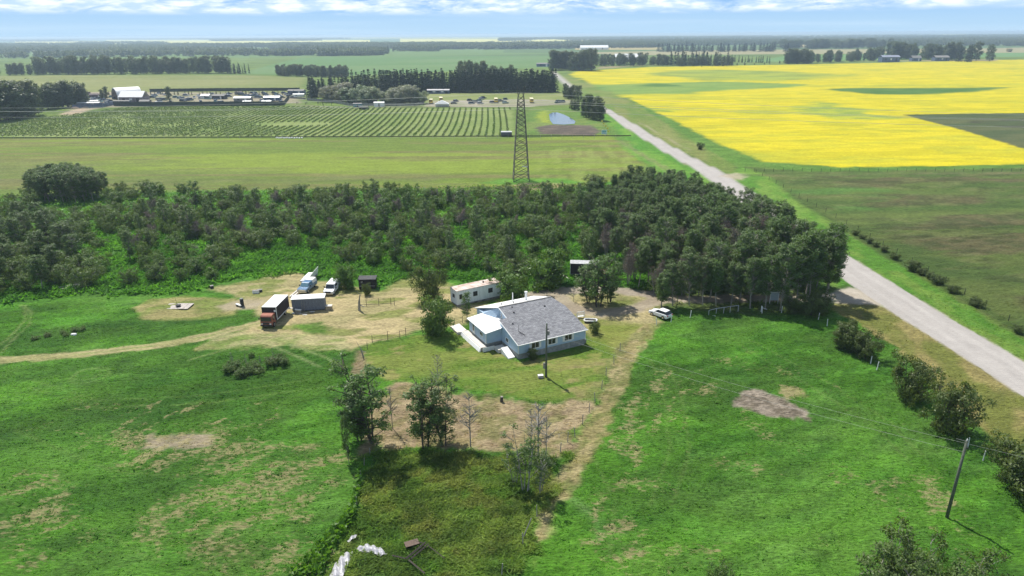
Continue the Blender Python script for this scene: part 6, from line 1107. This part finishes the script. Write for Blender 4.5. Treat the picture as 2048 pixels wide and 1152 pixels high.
def bus(px, py, label, rz):
    x, y = g(px, py); t = thing('school_bus', label, 'bus', (x, y, 0), rz); B(t, 'body', (0, 0, 1.75), (2.5, 9.0, 2.4), YEL, bev=.15); B(t, 'roof', (0, 0, 3.05), (2.45, 8.9, .2), mat('pale_yellow_roof', (.75, .68, .45), .5, .3)); B(t, 'bonnet', (0, -5.0, 1.2), (2.1, 1.4, 1.1), YEL, bev=.1); B(t, 'windscreen', (0, -4.53, 2.2), (2.2, .08, .9), GLASS); B(t, 'bumper', (0, -5.75, .6), (2.4, .15, .3), DARK)
    for s in (-1, 1):
        B(t, 'window_strip', (s*1.27, .3, 2.2), (.04, 7.8, .7), GLASS)
        for yy in (-4.6, 2.8): MB().tube((s*1.0, yy, .5), (s*1.3, yy, .5), .5, n=10).build('wheel', TYRE, t)
bus(862, 207, 'yellow school bus, leftmost on the parking ground', R_(4)); bus(882, 203, 'yellow school bus behind the white tent', R_(8)); bus(992, 205, 'yellow school bus among the cars in the middle of the parking ground', R_(3)); bus(1063, 205, 'yellow school bus standing alone right of the tower', R_(2))
x, y = g(884, 213.5); t = thing('event_tent', 'white peaked tent at the parking ground edge', 'tent', (x, y, 0)); MB().hull8([(-5, -2.5, 2.2), (5, -2.5, 2.2), (5, 2.5, 2.2), (-5, 2.5, 2.2), (-.3, -.3, 4.6), (.3, -.3, 4.6), (.3, .3, 4.6), (-.3, .3, 4.6)]).build('canopy', WHITE, t)
for a in (-4.8, 0, 4.8):
    for b in (-2.3, 2.3): MB().tube((a, b, 0), (a, b, 2.2), .08, n=5).build('pole', WHITE, t)
B(t, 'side_wall', (0, 2.4, 1.1), (9.6, .05, 2.1), WHITE)
cols = [('dark blue', (.04, .07, .13)), ('silver', (.45, .47, .48)), ('black', (.025, .025, .03)), ('teal', (.10, .22, .22)), ('grey', (.22, .23, .25)), ('dark green', (.04, .09, .07))]
for i, (px, py, c, l) in enumerate(((908, 208, 2, 'black car right of the white tent'), (912, 203.5, 4, 'grey car behind the black one near the tent'), (943, 208, 0, 'dark blue car at the left end of the middle group'), (940, 202, 2, 'black car behind the dark blue one'), (951, 205, 4, 'grey car in the middle group of the parking ground'), (961, 208, 1, 'silver car in front of the middle group'), (959, 203, 3, 'teal car in the middle group, second row'), (963, 199, 1, 'silver car in the back row of the middle group'), (967, 197, 2, 'black car in the back row of the middle group'), (985, 206, 4, 'small grey car left of the middle school bus'), (1001, 203, 2, 'black car behind the middle school bus'), (1011, 207, 3, 'teal car right of the middle school bus'), (1011, 200, 5, 'dark green car behind the teal one'), (851, 200, 1, 'silver car at the willows end of the parking ground'))):
    x, y = g(px, py); car('far_car', l, x, y, R_(rnd.uniform(15, 60)), mat('paint_'+cols[c][0].replace(' ', '_'), cols[c][1], .3, .5), 4.9, 2.0, 1.8, z=0)
for i in range(16):
    px = 505+i*5.3+rnd.uniform(-2, 2); py = 187+(i % 4)*3; x, y = g(px, py); c = cols[i % 6]; nm = ('first', 'second', 'third', 'fourth')[i % 4]
    car('stored_car', 'stored car in the rows at the back right of the storage yard', x, y, R_(rnd.uniform(10, 40)), mat('paint_'+c[0].replace(' ', '_'), c[1], .3, .5), 4.9, 2.0, 1.7, z=0, group='stored cars of the yard')
for i in range(14):
    px = (150, 158, 172, 185, 200, 208, 216, 222, 305, 318, 352, 366, 372, 458)[i]; py = (208, 200, 200, 203, 204, 201, 207, 204, 196, 200, 196, 203, 192, 194)[i]; x, y = g(px, py); c = cols[(i*5+1) % 6]; car('stored_car', 'stored vehicle among the sheds of the storage yard', x, y, R_(rnd.uniform(-30, 60)), mat('paint_'+c[0].replace(' ', '_'), c[1], .3, .5), 5.2, 2.1, 1.9, z=0, group='stored vehicles among the sheds')
SM = []
for k in range(6):                                                 # small stored vehicles, copied: body and window only
    c = cols[k]; v0 = thing('stored_vehicle', 'x', 'vehicle', (0, 0, 0)); L_ = 4.6+.5*k
    MB().hull8([(-L_/2, -1, .3), (L_/2, -1, .3), (L_/2, 1, .3), (-L_/2, 1, .3), (-L_/2+.1, -.95, 1.05), (L_/2-.15, -.95, .95), (L_/2-.15, .95, .95), (-L_/2+.1, .95, 1.05)]).build('body', mat('paint_'+c[0].replace(' ', '_'), c[1], .3, .5) if k != 2 else WHITE, v0, bevel=.08)
    MB().hull8([(-L_/2+.3, -.85, 1.04), (L_/2-1.5, -.85, 1.0), (L_/2-1.5, .85, 1.0), (-L_/2+.3, .85, 1.04), (-L_/2+.7, -.7, 1.6+.1*k), (L_/2-2.1, -.7, 1.6+.1*k), (L_/2-2.1, .7, 1.6+.1*k), (-L_/2+.7, .7, 1.6+.1*k)]).build('window', GLASS, v0); SM.append(v0)
spots_ = [(rnd.uniform(305, 568), rnd.uniform(188, 209), 0) for _ in range(46)]+[(rnd.uniform(148, 232), rnd.uniform(193, 212), 1) for _ in range(18)]+[(rnd.uniform(1088, 1130), rnd.uniform(205, 208), 2) for _ in range(2)]
for k, (px, py, w_) in enumerate(spots_):
    v = SM[k] if k < 6 else copy_tree(SM[k % 6]); x, y = g(px, py); v.location = (x, y, 0); v.rotation_euler = (0, 0, rnd.random()*6.28)
    tag(v, ('small stored vehicle in the main part of the storage yard right of the white hall', 'small stored vehicle in the left corner of the storage yard before the white hall', 'small vehicle at the roadside end of the parking ground')[w_], 'vehicle', ('vehicles in the main storage yard', 'vehicles in the left corner of the yard', 'vehicles at the roadside end')[w_])
x, y = g(1013, 273); t = thing('wrapped_bale_tube', 'white-topped wrapped bale tube at the orchard fence left of the tower', 'bales', (x, y, 0)); m = MB(); m.tube((-2.7, 0, 1.25), (2.7, 0, 1.25), 1.3, n=14).build('wrap', mat('dark_wrap', (.10, .095, .10), .6, .3), t, smooth=False); MB().hull8([(-2.75, -.95, 2.25), (2.75, -.95, 2.25), (2.75, .95, 2.25), (-2.75, .95, 2.25), (-2.7, -.6, 2.62), (2.7, -.6, 2.62), (2.7, .6, 2.62), (-2.7, .6, 2.62)]).build('top_sheet', WROOF, t)
x, y = g(1208, 271); t = thing('farm_sign', 'pale blue-green sign board on posts beside the road at the ploughed strip', 'sign', (x, y, 0), R_(-15)); B(t, 'board', (0, 0, 1.7), (2.6, .12, 2.2), mat('sign_pale', (.55, .68, .68), .6, .3)); B(t, 'print_band', (0, -.075, 2.1), (2.0, .02, .5), mat('sign_teal', (.10, .34, .36), .6, .3)); B(t, 'print_band', (-.2, -.075, 1.3), (1.6, .02, .25), MATS['sign_teal'])
for s in (-1, 1): MB().tube((s*1.2, .1, 0), (s*1.2, .1, 3.0), .08, n=5).build('post', DEADW, t)
for i, (px, py) in enumerate(((1202, 250), (1205, 255), (1209, 260), (1213, 265), (1215, 271))):
    x, y = g(px, py); t = thing('yellow_flag', 'yellow flag on a thin pole in the row behind the roadside sign', 'flag', (x, y, 0), 0, 'yellow flags behind the roadside sign'); MB().tube((0, 0, 0), (0, 0, 2.6), .04, n=4).build('pole', DEADW, t); B(t, 'cloth', (.5, 0, 2.1), (1.0, .05, .9), mat('flag_yellow', (.75, .65, .12), .7, .2))
x, y = g(1090, 178); t = thing('light_pole', 'thin pale pole in front of the dark spruce hedge', 'pole', (*g(1077, 184), 0)); MB().tube((0, 0, 0), (0, 0, 8.5), .15, .1, 6).build('shaft', POSTG, t); MB().tube((0, 0, 8.5), (.8, 0, 8.6), .06, n=5).build('arm', POSTG, t)
for i in range(10):
    px = 590+rnd.random()*75; py = 207+rnd.random()*6; x, y = g(px, py); t = thing('garden_stake', 'small dark stake in the plot between orchard and silver willows', 'stake', (x, y, 0), 0, 'stakes in the small plot'); MB().tube((0, 0, 0), (0, 0, 1.8), .14, n=5).build('shaft', DARK, t); B(t, 'cross_piece', (0, 0, 1.4), (.7, .1, .3), DARK)
for i in range(11):
    x, y = g(554+i*5, 276.5+(.6 if i % 2 else 0)); o = MB().box((0, 0, .3), (1.3, .8, .5), .2*i, .8).build('white_stone', WHITE, bevel=.08); o.location = (x, y, 0); tag(o, 'white stone of the short row at the orchard fence', 'stone', 'white stones at the orchard fence')
x, y = g(2018, 103.5); t = thing('hay_bale', 'lone hay bale on the far green field at right', 'bale', (x, y, 0)); MB().tube((-5, 0, 4), (5, 0, 4), 4.2, n=12).build('straw', mat('straw', (.3, .26, .14), .9, .1), t); MB().tube((-5.1, 0, 4), (5.1, 0, 4), 2.5, n=10).build('core', mat('straw_core', (.2, .17, .09), .9, .1), t)
for i, (px, py) in enumerate(((165, 214), (150, 216), (172, 215))): x, y = g(px, py+1); o = MB().box((0, 0, .6), (6, 3, 1.2), .4*i, .4).build('sand_heap', mat('pink_sand', (.42, .30, .24), .95, .1, noise=.5), bevel=.3); o.location = (x, y, 0); tag(o, ('pink sand heap nearest the orchard corner', 'pink sand heap left of its neighbour', 'pink sand heap right beside the blue shed')[i], 'sand heap')

# ---------------------------------------------------------------- grass, weeds and undergrowth
def tuft_field(name, label, n, box, accept, hr, wr, seed, blades=2, bright=1.2, material=None):
    rg = np.random.default_rng(seed); x = rg.uniform(box[0], box[1], n); y = rg.uniform(box[2], box[3], n); k = accept(x, y, rg); x, y = x[k], y[k]
    x0, y0, s, Z, C, Rg, nm = GZ; i = np.clip(((x-x0)/s).round().astype(int), 0, Z.shape[1]-1); j = np.clip(((y-y0)/s).round().astype(int), 0, Z.shape[0]-1); z = Z[j, i]; col = C[j, i].copy()
    n = len(x); h = hr[0]+(hr[1]-hr[0])*rg.random(n)**1.5; w = wr[0]+(wr[1]-wr[0])*rg.random(n); Vs = []; Cs = []
    for b in range(blades):
        a = rg.random(n)*6.28; dx, dy = np.cos(a)*w/2, np.sin(a)*w/2; ox, oy = rg.normal(0, .12, n), rg.normal(0, .12, n); lx, ly = rg.normal(.25, .8, n)*h*1.4, rg.normal(-.25, .8, n)*h*1.4; hb = h*(.6+.6*rg.random(n))
        P = np.stack([np.stack([x+ox-dx, y+oy-dy, z-.03], 1), np.stack([x+ox+dx, y+oy+dy, z-.03], 1), np.stack([x+ox+lx, y+oy+ly, z+hb], 1)], 1); Vs.append(P.reshape(-1, 3)); f = (.75+.6*rg.random(n))[:, None]; cc = col.copy(); cc[:, :3] *= f*bright; Cs.append(np.repeat(cc, 3, 0))
    V = np.concatenate(Vs); F = np.arange(len(V)).reshape(-1, 3); me = np_mesh(name, V, F, material or M_TUFT); attr(me, 'col', 'FLOAT_COLOR', np.clip(np.concatenate(Cs), 0, 1)); tag(link(name, me), label, 'grass', None, 'stuff')
def tuft_mat():
    m = bpy.data.materials.new('grass_tufts'); m.use_nodes = True; nt = m.node_tree; N = nt.nodes; L = nt.links; b = N['Principled BSDF']; b.inputs['Roughness'].default_value = .6; b.inputs['Specular IOR Level'].default_value = .2
    a = N.new('ShaderNodeAttribute'); a.attribute_name = 'col'; L.new(a.outputs['Color'], b.inputs['Base Color']); tr = N.new('ShaderNodeBsdfTranslucent'); v = N.new('ShaderNodeVectorMath'); v.operation = 'MULTIPLY'; v.inputs[1].default_value = (1.35, 1.35, .9); L.new(a.outputs['Color'], v.inputs[0]); L.new(v.outputs[0], tr.inputs[0])
    ms = N.new('ShaderNodeMixShader'); ms.inputs[0].default_value = .55; L.new(b.outputs[0], ms.inputs[1]); L.new(tr.outputs[0], ms.inputs[2]); L.new(ms.outputs[0], N['Material Output'].inputs[0]); return m
M_TUFT = tuft_mat()
def regs(*names):
    def f(x, y, rg, dens=None):
        x0, y0, s, Z, C, Rg, nm = GZ; i = np.clip(((x-x0)/s).round().astype(int), 0, Z.shape[1]-1); j = np.clip(((y-y0)/s).round().astype(int), 0, Z.shape[0]-1); ids = [nm.index(q) for q in names if q in nm]
        green = C[j, i, 1]/(C[j, i, 0]+.02); return np.isin(Rg[j, i], ids) & (fbm(x, y, 1.3, 3, 1.8, .3) > (.0 if names[0] == 'weedy_plot' else .30+.30*(green < 1.3))) & (np.abs(x) < y*.80+6)
    return f
tuft_field('pasture_grass', 'bright green tussocky grass of the mown pastures', 120000, (-100, 100, 42, 122), regs('pasture'), (.04, .15), (.12, .34), 11, 2, 1.35)
tuft_field('plot_weeds', 'olive weeds and tall grass of the plot below the cleared ground', 60000, (-24, 8, 46, 74), regs('weedy_plot'), (.08, .34), (.10, .28), 12, 3, 1.5)
tuft_field('verge_grass', 'dry grass of the verge and the cleared ground', 26000, (-24, 100, 48, 125), regs('verge', 'cleared_ground', 'mown_strip', 'lawn', 'meadow'), (.06, .22), (.10, .26), 13)
tuft_field('thicket_weeds', 'tall green weeds between the shrubs of the thicket', 90000, (-125, 70, 108, 176), regs('thicket_ground'), (.3, 1.1), (.25, .6), 14, 2)
def far_weeds(name, label, n, poly, seed, col):
    rg = np.random.default_rng(seed); P = np.array(poly); x = rg.uniform(P[:, 0].min(), P[:, 0].max(), n); y = rg.uniform(P[:, 1].min(), P[:, 1].max(), n); k = sdpoly(poly, x, y) < 0; x, y = x[k], y[k]; V = np.stack([x, y, .1+.9*rg.random(len(x))], 1)
    me = crown_mesh(name, V, .30, rg, LM_GRASS); tag(link(name, me), label, 'weeds', None, 'stuff')
far_weeds('thicket_weeds', 'green weeds in the far part of the thicket by the hay field', 34000, [(-190, 176), (64, 176), (62, 230), (-190, 215)], 21, None)
far_weeds('ditch_weeds', 'dark green weeds along the ditch west of the weedy plot', 2600, G((570, 1160), (640, 1090), (700, 1020), (722, 930), (728, 950), (705, 1050), (665, 1105), (640, 1160)), 22, None)

# ---------------------------------------------------------------- haze
def haze():
    m = bpy.data.materials.new('haze'); m.use_nodes = True; N = m.node_tree.nodes; L = m.node_tree.links; N.clear(); o = N.new('ShaderNodeOutputMaterial'); v = N.new('ShaderNodeVolumePrincipled')
    v.inputs['Color'].default_value = (.66, .85, 1.0, 1); v.inputs['Density'].default_value = 0.00014; v.inputs['Anisotropy'].default_value = 0.25; L.new(v.outputs[0], o.inputs['Volume'])
    a = MB().box((0, 12000, 24.0), (54000, 31000, 52.0)).build('haze', m); tag(a, kind='stuff')
haze()
SC.cycles.max_bounces = 6; SC.cycles.transparent_max_bounces = 8; SC.cycles.volume_bounces = 0; SC.cycles.diffuse_bounces = 3; SC.cycles.glossy_bounces = 2
